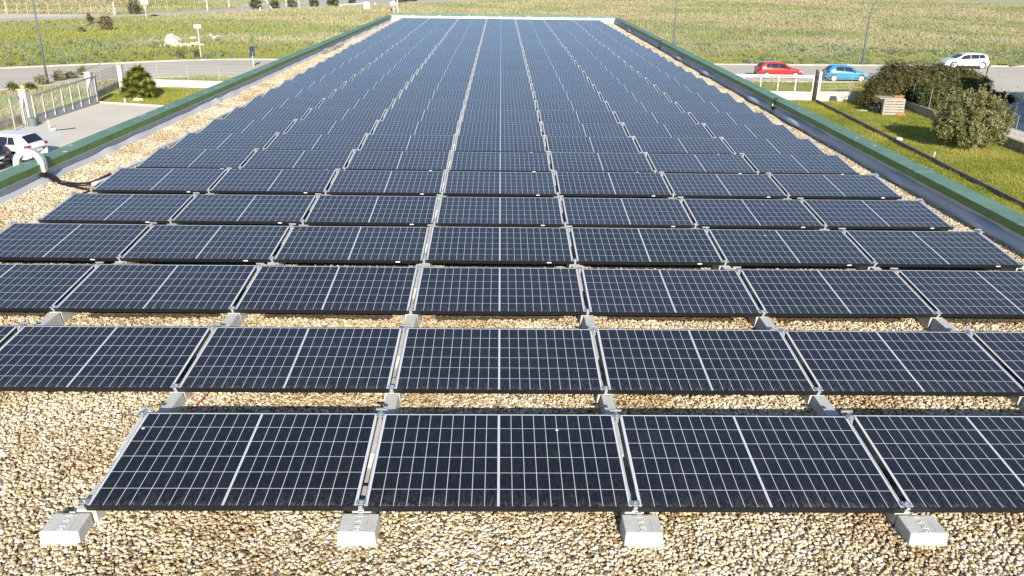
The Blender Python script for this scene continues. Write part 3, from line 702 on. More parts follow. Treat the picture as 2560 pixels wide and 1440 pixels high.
# ---------------------------------------------------------------- walls, gates and fences
def mesh_fence(root, a, b, z0, z1, posts, step_h=.22, step_v=.125, r=.0055, post_r=.03, pm=None, topbar=False):
    a, b = Vector((*a, 0)), Vector((*b, 0)); L = (b-a).length; d = (b-a)/L; mb = MB()
    n = max(1, int((z1-z0)/step_h))
    for i in range(n+1):
        z = z0+(z1-z0)*i/n; q = .02 if (topbar and i == n) else r*2
        mb.bar(a+Vector((0, 0, z)), b+Vector((0, 0, z)), q)
    for i in range(int(L/step_v)+1):
        p = a+d*i*step_v; mb.bar(p+Vector((0, 0, z0)), p+Vector((0, 0, z1)), r*1.6)
    mb.build('wire_mesh', M_wire, root)
    for k in range(posts+1):
        p = a+d*L*k/posts; MB().cyl(p+Vector((0, 0, z0-.1)), p+Vector((0, 0, z1+.06)), post_r, 8).build('post', pm or M_galv, root)
def low_wall(name, a, b, h, wd, m, label):
    a, b = Vector((*a, 0)), Vector((*b, 0)); d = (b-a).normalized(); n = Vector((-d.y, d.x, 0))*wd/2
    o = MB().prism([(a-n).to_2d()[:], (b-n).to_2d()[:], (b+n).to_2d()[:], (a+n).to_2d()[:]], G-.1, G+h).build(name, m, bevel=.012)
    return tag(o, label, 'wall')
def zero(): return (0, 0, G)
# left side: yard wall, sliding gate, pillars, fence
low_wall('low_wall', (-30.1, 49.2), (-31.5, 20), .52, .22, M_concold, 'low weathered concrete wall left of the sliding gate')
f = empty('mesh_fence', zero(), label='wire mesh fence on the low wall left of the sliding gate', category='fence'); mesh_fence(f, (-30.12, 49.0), (-31.5, 20), .52, 1.95, 9)
low_wall('low_wall', (-30.0, 57.9), (-31.15, 66.3), .5, .2, M_concold, 'low concrete wall between the gate pillar and the corner pillar')
f = empty('mesh_fence', zero(), label='grey mesh fence between the gate pillar and the corner pillar', category='fence'); mesh_fence(f, (-30.02, 58.1), (-31.1, 66.1), .5, 1.75, 3)
low_wall('low_wall', (-31.0, 66.4), (-7, 63.0), .55, .22, M_concpale, 'long pale low wall behind the yucca along the street side')
f = empty('mesh_fence', zero(), label='faint wire fence on the pale wall behind the yucca', category='fence'); mesh_fence(f, (-30.8, 66.38), (-7, 63.0), .55, 1.75, 9, pm=M_wire, post_r=.022)
def pillar(u, v, h, lab, wd=.42, lamp=False, base=None):
    b = at(u, v, G+h) if base is None else Vector((*base, 0))
    o = empty('gate_pillar', (b.x, b.y, G), label=lab, category='pillar', group='concrete pillars of the left entrance', kind='thing')
    MB().box((0, 0, h/2-.05), (wd, wd, h+.1)).build('shaft', M_concpale, o, bevel=.015); MB().box((0, 0, h+.02), (wd+.06, wd+.06, .05)).build('cap', M_concpale, o, bevel=.01)
    if lamp:
        MB().tube([(0, 0, h+.045), (0, 0, h+.11), (0, 0, h+.2), (0, 0, h+.25)], [.11, .13, .11, .03], 12).build('warning_light', M_yellow, o, smooth=True)
pillar(57, 224, 2.15, 'concrete pillar with a yellow warning light beside the sliding gate', lamp=True)
pillar(220, 181, 2.2, 'concrete pillar behind the far end of the sliding gate')
pillar(298, 163, 2.0, 'tall thin concrete pillar left of the yucca', .34)
gate = empty('sliding_gate', zero(), label='long grey steel sliding gate with mesh upper panels', category='gate')
ga, gb_ = Vector((-29.15, 48.55, 0)), Vector((-28.98, 56.85, 0))
def gp(t, z): return ga.lerp(gb_, t)+Vector((0, 0, z))
m = MB(); m.bar(gp(0, 1.72), gp(1, 1.9), .07, .09); m.bar(gp(0, .1), gp(1, .1), .08, .12); m.bar(gp(0, .52), gp(1, .60), .05, .07)
m.build('rail', M_steelpaint, gate)
for k in range(8):
    t = k/7*.985+.0; MB().bar(gp(t, .1), gp(t, 1.73+.17*t), .05, .08, up=(1, 0, 0)).build('upright', mat('gate_upright_grey', (.48, .50, .50), .5, .1, 8), gate)
MB().add([gp(0, .14)+Vector((-.02, 0, 0)), gp(1, .14)+Vector((-.02, 0, 0)), gp(1, .58)+Vector((-.02, 0, 0)), gp(0, .50)+Vector((-.02, 0, 0))], [(0, 1, 2, 3)]).build('lower_panel', mat('gate_sheet', (.36, .37, .37), .6, .12, 5), gate)
mb = MB()
for i in range(70):
    t = i/69; mb.bar(gp(t, .55), gp(t, 1.7+.17*t), .008, .008, up=(1, 0, 0))
for i in range(9): mb.bar(gp(0, .6+i*.13), gp(1, .66+i*.145), .005)
mb.build('mesh_panel', M_wire, gate)
o = empty('gate_guide_frame', (gb_.x-.05, gb_.y+.12, G), label='tall galvanised guide posts at the closing end of the sliding gate', category='gate post')
MB().box((0, 0, 1.05), (.12, .12, 2.2)).build('post', M_galv, o); MB().box((-.32, .12, 1.05), (.10, .10, 2.15)).build('post', M_galv, o); m = MB(); m.bar((-.3, .12, 2.0), (0, 0, 2.05), .08); m.bar((-.3, .12, .3), (0, 0, .3), .08); m.build('crossbar', M_galv, o)
o = empty('gate_leaf', (-29.2, 46.2, G), .06, label='narrow grey pedestrian gate leaf standing left of the sliding gate', category='gate')
for yy in (0, .0+1.15): MB().box((0, yy, .95), (.07, .07, 1.95)).build('upright', M_galv, o)
m = MB(); m.bar((0, 0, 1.85), (0, 1.15, 1.85), .06); m.bar((0, 0, .2), (0, 1.15, .2), .06); m.build('rail', M_galv, o)
p = at(72, 300); o = empty('gate_motor', (p.x, p.y, G), label='grey and black gate motor box at the foot of the lit pillar', category='gate motor')
MB().box((0, 0, .35), (.3, .34, .5)).build('housing', M_steelpaint, o, bevel=.03); MB().box((.16, 0, .35), (.03, .2, .3)).build('cover', M_black, o, bevel=.01)
p = at(83, 316); tag(MB().tube([(p.x, p.y, G), (p.x, p.y, G+.5), (p.x, p.y, G+.52)], [.23, .27, .26], 16).build('bin', mat('green_grey_bin', (.17, .21, .20), .6, .1, 8), smooth=False), 'small grey-green round bin at the gate corner', 'bin')
for (u, v, h, r_, nm, lab, cat) in ((124, 322, .55, .03, 'stub_post', 'short white post with a chain foot on the yard concrete', 'post'), (313, 257, .32, .06, 'bollard', 'small white bollard on the kerb left of the yucca', 'bollard')):
    p = at(u, v); tag(MB().tube([(p.x, p.y, G), (p.x, p.y, G+h), (p.x, p.y, G+h+.02)], [r_, r_, r_*.6], 10).build(nm, M_white), lab, cat)
p = at(133, 327); tag(MB().box((p.x, p.y, G+.08), (.35, .2, .16), .5).build('stone_block', M_rock, bevel=.03), 'small broken stone block beside the short white post', 'stone')
tag(MB().bar((p.x+.1, p.y-.1, G+.03), (p.x+1.0, p.y+.75, G+.05), .04).build('rod', M_black), 'thin dark rod lying on the yard beside the stone block', 'rod')

# right side: gate, pillar, front fence, garden wall with thin posts
gate = empty('white_gate', zero(), label='white railing gate with solid lower panels behind the right parapet', category='gate')
GA, GB = (17.6, 61.9), (24.35, 61.65)
def gq(t, z): return Vector((GA[0]+(GB[0]-GA[0])*t, GA[1]+(GB[1]-GA[1])*t, z))
m = MB()
for z, q in ((1.92, .09), (1.78, .05), (.66, .07), (.1, .08)): m.bar(gq(0, z), gq(1, z), q)
m.build('rail', M_white, gate)
for k in range(6): t = k/5; MB().bar(gq(t, .05), gq(t, 1.92), .07, .07, up=(1, 0, 0)).build('upright', M_white, gate)
MB().add([gq(0, .12)+Vector((0, .02, 0)), gq(1, .12)+Vector((0, .02, 0)), gq(1, .64)+Vector((0, .02, 0)), gq(0, .64)+Vector((0, .02, 0))], [(0, 1, 2, 3)]).build('lower_panel', mat('gate_white_sheet', (.62, .60, .57), .6, .06, 3), gate)
mb = MB()
for i in range(90): t = i/89; mb.bar(gq(t, .66), gq(t, 1.85), .006)
mb.build('mesh_panel', M_wire, gate)
o = empty('gate_pillar', (24.72, 61.6, G), label='pale concrete pillar with a dark steel post at the end of the white gate', category='pillar', kind='thing')
MB().box((.08, 0, 1.12), (.22, .3, 2.26)).build('shaft', M_concpale, o, bevel=.01); MB().box((-.2, -.02, 1.2), (.13, .13, 2.4)).build('steel_post', M_black, o)
low_wall('low_wall', (24.95, 61.6), (44.6, 62.6), .74, .2, M_concpale, 'pale low wall below the mesh fence right of the white gate')
f = empty('mesh_fence', zero(), label='galvanised mesh fence on the pale wall right of the white gate', category='fence'); mesh_fence(f, (24.95, 61.6), (44.6, 62.6), .74, 2.15, 8, pm=M_galv)
low_wall('low_wall', (30.35, 58.4), (29.55, 30), .58, .2, M_concold, 'low dark concrete wall dividing the lawn from the neighbour')
f = empty('mesh_fence', zero(), label='row of thin grey posts along the dividing wall', category='fence')
for (u, v, vt) in ((2252, 262, 206), (2282, 276, 215), (2317, 292, 228), (2363, 307, 240), (2420, 330, 262), (2480, 355, 282), (2543, 372, 300)):
    t = (at(u, v, G).y-30)/28.4; p = Vector((29.55+.8*t, 30+28.4*t, 0)); MB().cyl(p+Vector((0, 0, .5)), p+Vector((0, 0, 1.95)), .02, 8).build('post', M_galv, f)
m = MB()
for z in (.9, 1.3, 1.8): m.bar((30.35, 58.4, z), (29.55, 30, z), .006)
m.build('wire', M_wire, f)

# ---------------------------------------------------------------- pallet box, tyre, tub and small clutter in the lawn
p = at(2230, 285); o = empty('pallet_box', (p.x-.35, p.y-.3, G), -.10, label='grey timber pallet box with a plank top against the big hedge', category='pallet box')
for k in range(6): MB().box((.1, -.42, .13+k*.19), (1.45, .03, .15)).build('slat', M_wood, o)
m = MB(); 
for xx in (-.56, .1, .76): m.box((xx, -.38, .58), (.08, .05, 1.16))
m.build('upright', M_wood, o); MB().box((-.15, .1, 1.2), (1.75, 1.15, .06), .06).build('plank_top', mat('weathered_board', (.42, .34, .24), .9, .25, 6), o)
for sx in (-.6, .8): MB().box((sx, .1, .58), (.04, 1.0, 1.1)).build('side', M_wood, o)
tag(MB().box((0, 0, 0), (.75, .3, .09), .1).build('roof_tile', M_orange, loc=(p.x+.2, p.y-.05, G+1.275), bevel=.02), 'orange clay tiles lying on the pallet box top', 'tiles')
tag(MB().box((0, 0, 0), (.6, .3, .16), -.2).build('clay_bricks', M_orange, loc=(p.x+.25, p.y-.75, G+.09), bevel=.02), 'orange clay bricks on the grass at the foot of the pallet box', 'bricks')
def tyre(c, axis, Rr, r_, name, lab):
    axis = Vector(axis).normalized(); a = axis.cross(Vector((0, 0, 1))).normalized(); b = axis.cross(a); c = Vector(c)
    pts = [c+(a*math.cos(q)+b*math.sin(q))*Rr for q in [2*PI*i/20 for i in range(21)]]
    return tag(MB().tube(pts, r_, 8, cap=False).build(name, M_rubber, smooth=True), lab, 'tyre')
p2 = at(2196, 284); tyre((p2.x, p2.y, G+.42), (.9, -.45, .25), .32, .11, 'tyre', 'black tyre leaning on the left side of the pallet box')
p = at(2080, 253); tag(MB().prism([(-.32, -.2), (.32, -.2), (.32, .2), (-.32, .2)], 0, .42, [(-.22, -.13), (.22, -.13), (.22, .13), (-.22, .13)]).build('black_tub', M_rubber, loc=(p.x, p.y-.1, G), bevel=.03), 'black upturned plastic tub in front of the pale low wall', 'tub')
p = at(2155, 278); tag(MB().box((0, 0, 0), (.75, .5, .06), .5).build('paving_slab', M_concpale, loc=(p.x, p.y, G+.05), bevel=.01), 'flat pale slab lying on the lawn left of the pallet box', 'slab')
p = at(2183, 272); tag(MB().box((0, 0, 0), (.6, .3, .16), .1).build('grey_sack', M_conc, loc=(p.x, p.y, G+.08), bevel=.07), 'small grey sack in the shade below the big hedge', 'sack')
p = at(2245, 357); o = tag(MB().tube([(0, 0, 0), (0, 0, .3), (0, 0, .32)], [.17, .2, .2], 14).build('white_bucket', M_white, loc=(p.x, p.y, G)), 'white bucket standing beside the dark garden edging', 'bucket'); o.rotation_euler = (0, .12, 0)
p = at(2333, 396); tag(MB().cyl((0, 0, 0), (.05, 0, .38), .03, 8).build('white_stake', M_white, loc=(p.x, p.y, G)), 'short white stake in the lawn below the olive tree', 'stake')
p = at(2385, 262); tag(MB().prism([(-.5, -.25), (.5, -.25), (.5, .25), (-.5, .25)], .5, 1.05, [(-.42, -.2), (.42, -.2), (.42, .2), (-.42, .2)]).build('green_crate', M_greenpl, loc=(p.x, p.y, G), bevel=.03), 'dark green plastic crate above the dividing wall behind the olive', 'crate')
p = at(2456, 235); m = MB(); m.tube([(0, 0, 0), (0, 0, 2.15), (.05, 0, 2.3), (.2, 0, 2.32)], .045, 8); m.build('hook_post', M_black, loc=(p.x, p.y, G))
tag(bpy.data.objects['hook_post'], 'short black post with a hooked top beside the hedge', 'post')
# neighbour's building and covered car
nb = empty('neighbour_shed', (36.6, 18, G), label='tall plastered shed beyond the right edge casting shade on the neighbouring yard', category='building', kind='thing')
MB().prism([(.15, 0), (14, 0), (14, 28.5), (.15, 28.5)], -.1, 7.8).build('wall', M_plaster, nb); MB().prism([(-.15, -.3), (14.3, -.3), (14.3, 28.8), (-.15, 28.8)], 7.8, 8.0).build('roof', M_steelpaint, nb)
MB().box((.14, 20.5, 1.2), (.06, 2.6, 2.4)).build('door', M_steelpaint, nb)
p = at(2562, 292); tag(MB().prism([(-.25, -.2), (.25, -.2), (.25, .2), (-.25, .2)], 0, 3.0, [(-.2, -.16), (.2, -.16), (.2, .16), (-.2, .16)]).build('dark_column', M_trunk, loc=(p.x, p.y, G)), 'dark upright column cut by the right picture edge', 'column')
p = at(2534, 296)
def tarp(s, t):
    a = 2*PI*s; q = t*PI/2; rx, ry = 1.0*abs(math.cos(a))**.7*math.copysign(1, math.cos(a)), 1.9*abs(math.sin(a))**.7*math.copysign(1, math.sin(a))
    k = math.cos(q)**.6; n = .05*math.sin(a*9+t*5)+.04*math.sin(a*5)
    return (p.x+(rx+n)*k, p.y+(ry+n)*k, G+1.05*math.sin(q)**.8*(1-.18*math.sin(a)))
tag(MB().grid(tarp, 48, 12).build('covered_car', M_tarp, smooth=True), 'car under a crumpled blue-grey tarpaulin in the shed shade', 'covered car')

# ---------------------------------------------------------------- lamps, signs, poles
def lamp(u, v, h, arm, lab, r_=.085, rise=1.25):
    p = at(u, v); o = empty('street_lamp', (p.x, p.y, G), label=lab, category='street lamp', group='curved grey street lamps')
    ax, ay = arm; L = math.hypot(ax, ay)
    pts = [(0, 0, 0), (0, 0, h*.5), (0, 0, h)]; k = 8
    for i in range(1, k+1):
        q = i/k; pts.append((ax*(1-math.cos(q*PI/2)), ay*(1-math.cos(q*PI/2)), h+rise*math.sin(q*PI/2)))
    rs = [r_, r_*.8, r_*.62]+[r_*.55-(r_*.15)*i/k for i in range(k)]
    MB().tube(pts, rs, 10).build('pole', M_pole, o, smooth=True)
    e = Vector(pts[-1]); d = Vector((ax, ay, 0))/L
    MB().bar(e-d*.05, e+d*.62, .2, .1).build('lamp_head', M_pole, o, bevel=.03); MB().box((0, 0, .25), (.2, .2, .5)).build('base_cover', M_pole, o, bevel=.02)
lamp(120, 210, 7.6, (-1.9, .9), 'curved grey street lamp rising beside the weeds on the left', .095)
lamp(1679, 163, 8.0, (-.9, -1.2), 'slim grey street lamp behind the middle of the right parapet', .10)
lamp(2155, 163, 4.8, (2.2, -.9), 'grey street lamp leaning right behind the blue car', .12, 3.2)
def sign(u, v, vt, pw, ph, lab, rz=0, brace=False, thick=.05, m=M_white, pm=M_white, wide=1.0, name='sign'):
    p = at(u, v); d = (Vector((p.x, p.y, G))-CAMP).dot(FW); H_ = (v-vt)*d/F_PX/ .93
    o = empty(name, (p.x, p.y, G), rz, label=lab, category='sign'); MB().cyl((0, 0, 0), (0, 0, H_-ph*.5), .035, 8).build('post', pm, o)
    MB().box((0, 0, H_-ph/2), (pw, thick, ph)).build('panel', m, o, bevel=.01)
    if brace:
        mm = MB(); mm.bar((0, .03, H_-ph-.75), (-pw*.32, .03, H_-ph-.02), .05); mm.bar((0, .03, H_-ph-.75), (pw*.32, .03, H_-ph-.02), .05); mm.build('brace', pm, o)
sign(503, 147, 71, .72, .36, 'small blank white sign on a thin post beside the limestone rocks', .1)
sign(366, 47, 5, 1.25, .72, 'blank white board on a forked white post in the far left meadow', .25, True)
sign(634, 168, 121, .8, .95, 'dark blue traffic sign seen edge-on at the far kerb on the left', 1.27, m=mat('sign_blue_grey', (.06, .09, .15), .4, .1, 4))
p = at(2568, 172); o = empty('sign', (p.x, p.y, G), .35, label='white board partly cut by the right picture edge beyond the street', category='sign'); MB().box((0, 0, 1.5), (1.3, .06, 1.1)).build('panel', M_white, o); MB().cyl((0, 0, 0), (0, 0, 1), .04).build('post', M_white, o)
# far left fence and poles
ff = empty('post_fence', zero(), label='far row of slim yellowish concrete fence posts beside the gravel track', category='fence')
MP = mat('yellow_concrete', (.55, .48, .28), .9, .15, 4)
for (u, v, vt, wd) in ((18, 34, 5, .32), (45, 34, 7, .12), (70, 35, 8, .12), (96, 35, 9, .08), (122, 36, 9, .12), (150, 36, 9, .08), (203, 34, 12, .12), (230, 35, 10, .14), (256, 34, 11, .1)):
    p = at(u, v); d = (Vector((p.x, p.y, G))-CAMP).dot(FW); h = (v-vt)*d/F_PX/.95
    MB().box((p.x, p.y, h/2), (wd*.6, wd*.5, h)).build('post', MP, ff)
m = MB()
for z in (.6, 1.2, 1.7): m.bar((-93, 161, z), (-72, 161.5, z), .015)
m.build('wire', M_wire, ff)
for (u, v, vt, wd, m_, lab) in ((287, 37, 9, .34, M_concpale, 'thick pale concrete post at the end of the gravel track'), (422, 40, -10, .07, M_galv, 'thin pale pole right of the far forked board'), (519, 27, -14, .30, M_concpale, 'cream wooden utility pole before the grey lot'),
                                (573, 19, -14, .16, M_white, 'white double pole at the grassy tip of the grey lot'), (749, 26, -6, .09, M_white, 'thin leaning white pole above the far verge'), (391, 22, -10, .10, M_galv, 'thin grey pole on the far green meadow'), (716, 17, -8, .16, M_white, 'white post at the lot edge between the round shrubs'),
                                (651, 28, 19, .25, M_white, 'short white marker post on the far road verge'), (938, 15, 7, .25, M_white, 'short white marker post right of the far guardrail')):
    p = at(u, v); d = (Vector((p.x, p.y, G))-CAMP).dot(FW); h = (v-vt)*d/F_PX/.95
    tag(MB().tube([(0, 0, 0), (0, 0, h*.6), (0, 0, h)], [wd/2, wd*.45, wd*.38], 8).build('pole' if h > 2 else 'marker_post', m_, loc=(p.x, p.y, G)), lab, 'pole' if h > 2 else 'marker post')
p = at(679, 21); tag(MB().bar((0, 0, 0), (-1.3, .1, 2.0), .18).build('leaning_stake', M_white, loc=(p.x, p.y, G)), 'white stake leaning left in front of the round shrubs', 'stake')
p = at(985, 36); o = empty('utility_pole', (p.x, p.y, G), label='thick grey utility pole with white boxes behind the far roof corner', category='utility pole')
MB().cyl((0, 0, 0), (0, 0, 9), .33, 12).build('shaft', M_concold, o); MB().box((.75, 0, 3.5), (.16, .2, 7)).build('conduit', M_white, o); MB().box((-.1, -.4, 2.1), (1.1, .5, .65)).build('cabinet', M_white, o)
p = at(917, 24); o = empty('road_board', (p.x, p.y, G), label='square white board at the right end of the far guardrail', category='board'); MB().box((0, 0, .85), (1.25, .1, 1.5)).build('panel', M_white, o)
MB().box((0, .08, .5), (.1, .06, 1)).build('post', M_white, o)
a, b = at(848, 19), at(912, 15); o = empty('guardrail', zero(), label='pale guardrail on short posts along the far road', category='guardrail')
MB().bar((a.x, a.y, .62), (b.x, b.y, .62), .08, .34).build('rail', mat('pale_guardrail', (.62, .60, .56), .6, .06, 3), o)
for t in (.08, .58, .97): q = a.lerp(b, t); MB().box((q.x, q.y, .3), (.14, .14, .6)).build('post', M_white, o)
# rocks
def rock(name, c, r3, lab, seed, rz=0, grp=None):
    rg = np.random.default_rng(seed); bm = MB()
    ph = rg.uniform(0, 6, 6)
    def fn(s, t):
        a, b_ = 2*PI*s, PI*t; d = Vector((math.cos(a)*math.sin(b_), math.sin(a)*math.sin(b_), math.cos(b_)))
        k = 1+.14*math.sin(3*d.x+ph[0])+.12*math.sin(4*d.y+ph[1])+.10*math.sin(5*d.z+ph[2])+.05*math.sin(9*d.x+7*d.y+ph[3])
        k = min(k, 1.08); return (d.x*k*r3[0], d.y*k*r3[1], max(-.05, d.z*k*r3[2]+r3[2]*.5))
    o = bm.grid(fn, 14, 9).build(name, M_rock, loc=c); o.rotation_euler = (0, 0, rz); return tag(o, lab, 'rock', grp)
RG = 'pale limestone rocks lying in the left meadow'
p = at(434, 114); rock('boulder', (p.x, p.y, G), (1.0, .8, .95), 'largest limestone boulder, leftmost of the rocks in the meadow', 1, .3, RG)
for i, (u, v, s_, lab) in enumerate([(444, 118, .55, 'grooved rock at the right foot of the largest boulder'), (452, 119, .5, 'sloping rock second to the right of the largest boulder'), (463, 116, .42, 'rounded pale rock left of the sign post base row'), (473, 116, .40, 'pale rock in the middle of the stone row'),
                                     (482, 115, .42, 'knobbly pale rock in the right half of the stone row'), (492, 113, .45, 'upright pale rock just left of the sign post'), (506, 115, .28, 'small pale stone just right of the sign post'), (413, 115, .28, 'small stone left of the largest boulder'), (485, 97, .6, 'flat slab rock behind the stone row'),
                                     (536, 97, .35, 'small rock in the weeds right of the sign'), (545, 92, .4, 'low pale rock at the far right of the rubble'), (528, 91, .35, 'grey stone behind the sign among weeds'), (402, 116, .2, 'tiny stone farthest left of the boulder')]):
    p = at(u, v); rock('rock', (p.x, p.y, G), (s_*1.1, s_*.8, s_*(.35 if i in (8, 10) else .7)), lab, 10+i, i*.7, RG)
p = at(387, 42); rock('black_bag', (p.x, p.y, G), (1.0, .5, .25), 'black plastic heap beside the far road', 44).data.materials[0] = M_rubber
bpy.data.objects['black_bag']['category'] = 'bag'

# ================================================================== CARS
def make_car(loc, rz, L, W, H, paint, lab, prof, group=None, two_door=False, clad=False):
    o = empty('parked_car', (loc[0], loc[1], G+.01), rz, label=lab, category='car', group=group)
    X = np.array([q[0] for q in prof['top']])*L-L/2; Zt = np.array([q[1] for q in prof['top']])*H
    XB = np.array([q[0] for q in prof['belt']])*L-L/2; ZB = np.array([q[1] for q in prof['belt']])*H
    top = lambda x: float(np.interp(x, X, Zt)); belt = lambda x: min(float(np.interp(x, XB, ZB)), top(x)-.03)
    hw = lambda x: W/2*float(np.interp((x+L/2)/L, [0, .02, .06, .14, .3, .7, .88, .96, .99, 1], [.70, .82, .90, .965, 1, 1, .975, .92, .85, .78]))
    zb = lambda x: H*float(np.interp((x+L/2)/L, [0, .05, .15, .85, .95, 1], [.22, .15, .13, .13, .15, .22]))
    def sec(x):
        w_, zt, be = hw(x), top(x), belt(x); k = min(1, max(0, (zt-be-.03)/(H*.3))); wr = w_*(.95-.22*k)
        z0 = zb(x); return w_, zt, be, wr, z0
    def outline(x):
        w_, zt, be, wr, z0 = sec(x); m_ = z0+(be-z0)*.5; e = min(.05, (zt-be)*.5)
        half = [(0, z0), (w_*.9, z0), (w_*.985, z0+.05), (w_, m_), (w_*.995, z0+(be-z0)*.8), (w_*.955, be), (w_*.955+(wr-w_*.955)*.5+.012, be+(zt-e-be)*.5), (wr, zt-e), (wr*.9, zt-e*.25), (wr*.5, zt+.006), (0, zt+.012)]
        return half
    ns = 56; xs = [-L/2+L*(.5-.5*math.cos(PI*i/ns)) if i in (0, 1, 2, ns-2, ns-1, ns) else -L/2+L*i/ns for i in range(ns+1)]
    vs = []; fs = []; K = 21
    for x in xs:
        h = outline(x); ring = [(x, y, z) for y, z in h]+[(x, -y, z) for y, z in h[-2:0:-1]]; vs += ring; K = len(ring)
    for i in range(ns):
        for j in range(K): a = i*K+j; b = i*K+(j+1) % K; fs.append((a, b, b+K, a+K))
    fs.append(tuple(range(K))); fs.append(tuple(ns*K+j for j in range(K))[::-1])
    MB().add(vs, fs).build('body', paint, o, smooth=True)
    # side glass
    def sg(x, s, sd):
        w_, zt, be, wr, z0 = sec(x); e = .05; y0, y1 = w_*.955, wr; zz = be+(zt-e-be)*s; yy = y0+(y1-y0)*s+.012*4*s*(1-s)
        return (x, sd*(yy+.008), zz)
    for sd in (-1, 1):
        for (xa, xb, xc, xd) in prof['side']:      # bottom front, bottom rear, top front, top rear (fractions)
            MB().grid(lambda s, t: sg(((xa+(xb-xa)*s)*(1-t)+(xc+(xd-xc)*s)*t)*L-L/2, .12+.74*t, sd), 10, 4).build('side_window', M_glassd, o, smooth=True)
    def tg(x, q, up=.012):
        w_, zt, be, wr, z0 = sec(x); y = q*wr*.93; z = zt+.012*(1-abs(q)) if abs(q) < .55 else zt+.005-.012*(abs(q)-.55)/.45
        return (x, y, z+up)
    for nm, (xa, xb) in (('windscreen', prof['ws']), ('rear_window', prof['rw'])):
        fr = nm == 'windscreen'
        MB().grid(lambda s, t: tg((xa+(xb-xa)*s)*L-L/2+(.02 if fr else -.02)*0, (2*t-1)*(.97 if fr else .86)), 8, 10).build(nm, M_glassd, o, smooth=True)
    # wheels (rim is a sub-part)
    wr_ = prof.get('wr', .31)
    for fx in (prof['wf'], prof['wb']):
        for sd in (-1, 1):
            x = fx*L-L/2; y = sd*(hw(x)-.09)
            MB().cyl((x, sd*(hw(x)-.02), wr_), (x, sd*(hw(x)+.006), wr_), wr_*1.17, 24).build('wheel_arch', M_rubber, o)
            t_ = MB().tube([(x, y-sd*.1, wr_), (x, y+sd*.085, wr_), (x, y+sd*.105, wr_)], [wr_*.98, wr_, wr_*.9], 24).build('wheel', M_rubber, o)
            rm = MB(); rm.cyl((x, y+sd*.10, wr_), (x, y+sd*.112, wr_), wr_*.2, 12)
            for q in range(prof.get('spokes', 7)):
                a = 2*PI*q/prof.get('spokes', 7); rm.bar((x, y+sd*.112, wr_), (x+math.cos(a)*wr_*.68, y+sd*.112, wr_+math.sin(a)*wr_*.68), wr_*.26, .012, up=(0, 1, 0))
            rm.tube([(x+math.cos(2*PI*i/24)*wr_*.70, y+sd*.110, wr_+math.sin(2*PI*i/24)*wr_*.70) for i in range(25)], wr_*.06, 6, cap=False)
            rm.build('rim', mat('alloy', (.70, .70, .68), .4, .06, 9), t_)
    # lights, mirrors, plates, bumpers
    ltop = top(L/2-.06)
    for sd in (-1, 1):
        MB().grid(lambda s, t: (L/2-.03-s*.42, sd*(hw(L/2-.03-s*.42)+.004)*(1-.0*t)*(1-.12*(1-t)*(1-s)), belt(L/2-.03-s*.42)-.20+.17*t), 6, 3).build('headlight', mat('lamp_glass', (.55, .58, .60), .1, .1, 6, spec=.8), o)
        xr = -L/2+.05
        MB().grid(lambda s, t: (xr+s*.16, sd*(hw(xr+s*.16)+.006), H*prof['tl'][0]+(H*(prof['tl'][1]-prof['tl'][0]))*t), 4, 4).build('tail_light', M_red, o)
        MB().box((-L/2+.028, sd*W*.36, H*(prof['tl'][0]+prof['tl'][1])/2), (.05, W*.10, H*(prof['tl'][1]-prof['tl'][0])*.9)).build('tail_light', M_red, o)
        xm = prof['side'][0][1]*L-L/2 if prof['side'][0][0] < prof['side'][0][1] else prof['side'][0][0]*L-L/2
        MB().box((max(prof['side'][0][0], prof['side'][0][1])*L-L/2-.06, sd*(W/2+.08), belt(0)+.07), (.12, .2, .14)).build('mirror', paint, o, bevel=.03)
        if clad:
            MB().box((0, sd*(W/2-.002), .26), (L*.5, .03, .14)).build('sill_trim', M_rubber, o, bevel=.01)
        for hx in (.44, .62) if not two_door else (.45,): MB().box((hx*0+((1-hx)-.5)*L, sd*(W/2+.004), belt(0)-.11), (.16, .02, .03)).build('door_handle', paint, o)
        m_ = MB(); 
        for dx in ((.37, .54) if not two_door else (.33,)): m_.bar((-(dx-.5)*L*1.0-.3+.3, sd*(W/2+.001), .3), (-(dx-.5)*L, sd*(W/2-.02), belt(0)-.02), .008, .008)
        m_.build('door_seam', M_black, o)
    MB().box((L/2-.03, 0, .36), (.06, W*.5, .16)).build('grille', M_black, o, bevel=.02)
    MB().box((-L/2-.004, 0, H*.42), (.02, .5, .11)).build('number_plate', M_white, o)
    MB().box((-L/2+.04, 0, .30), (.1, W*.62, .12)).build('rear_bumper', M_rubber, o, bevel=.03)
    return o
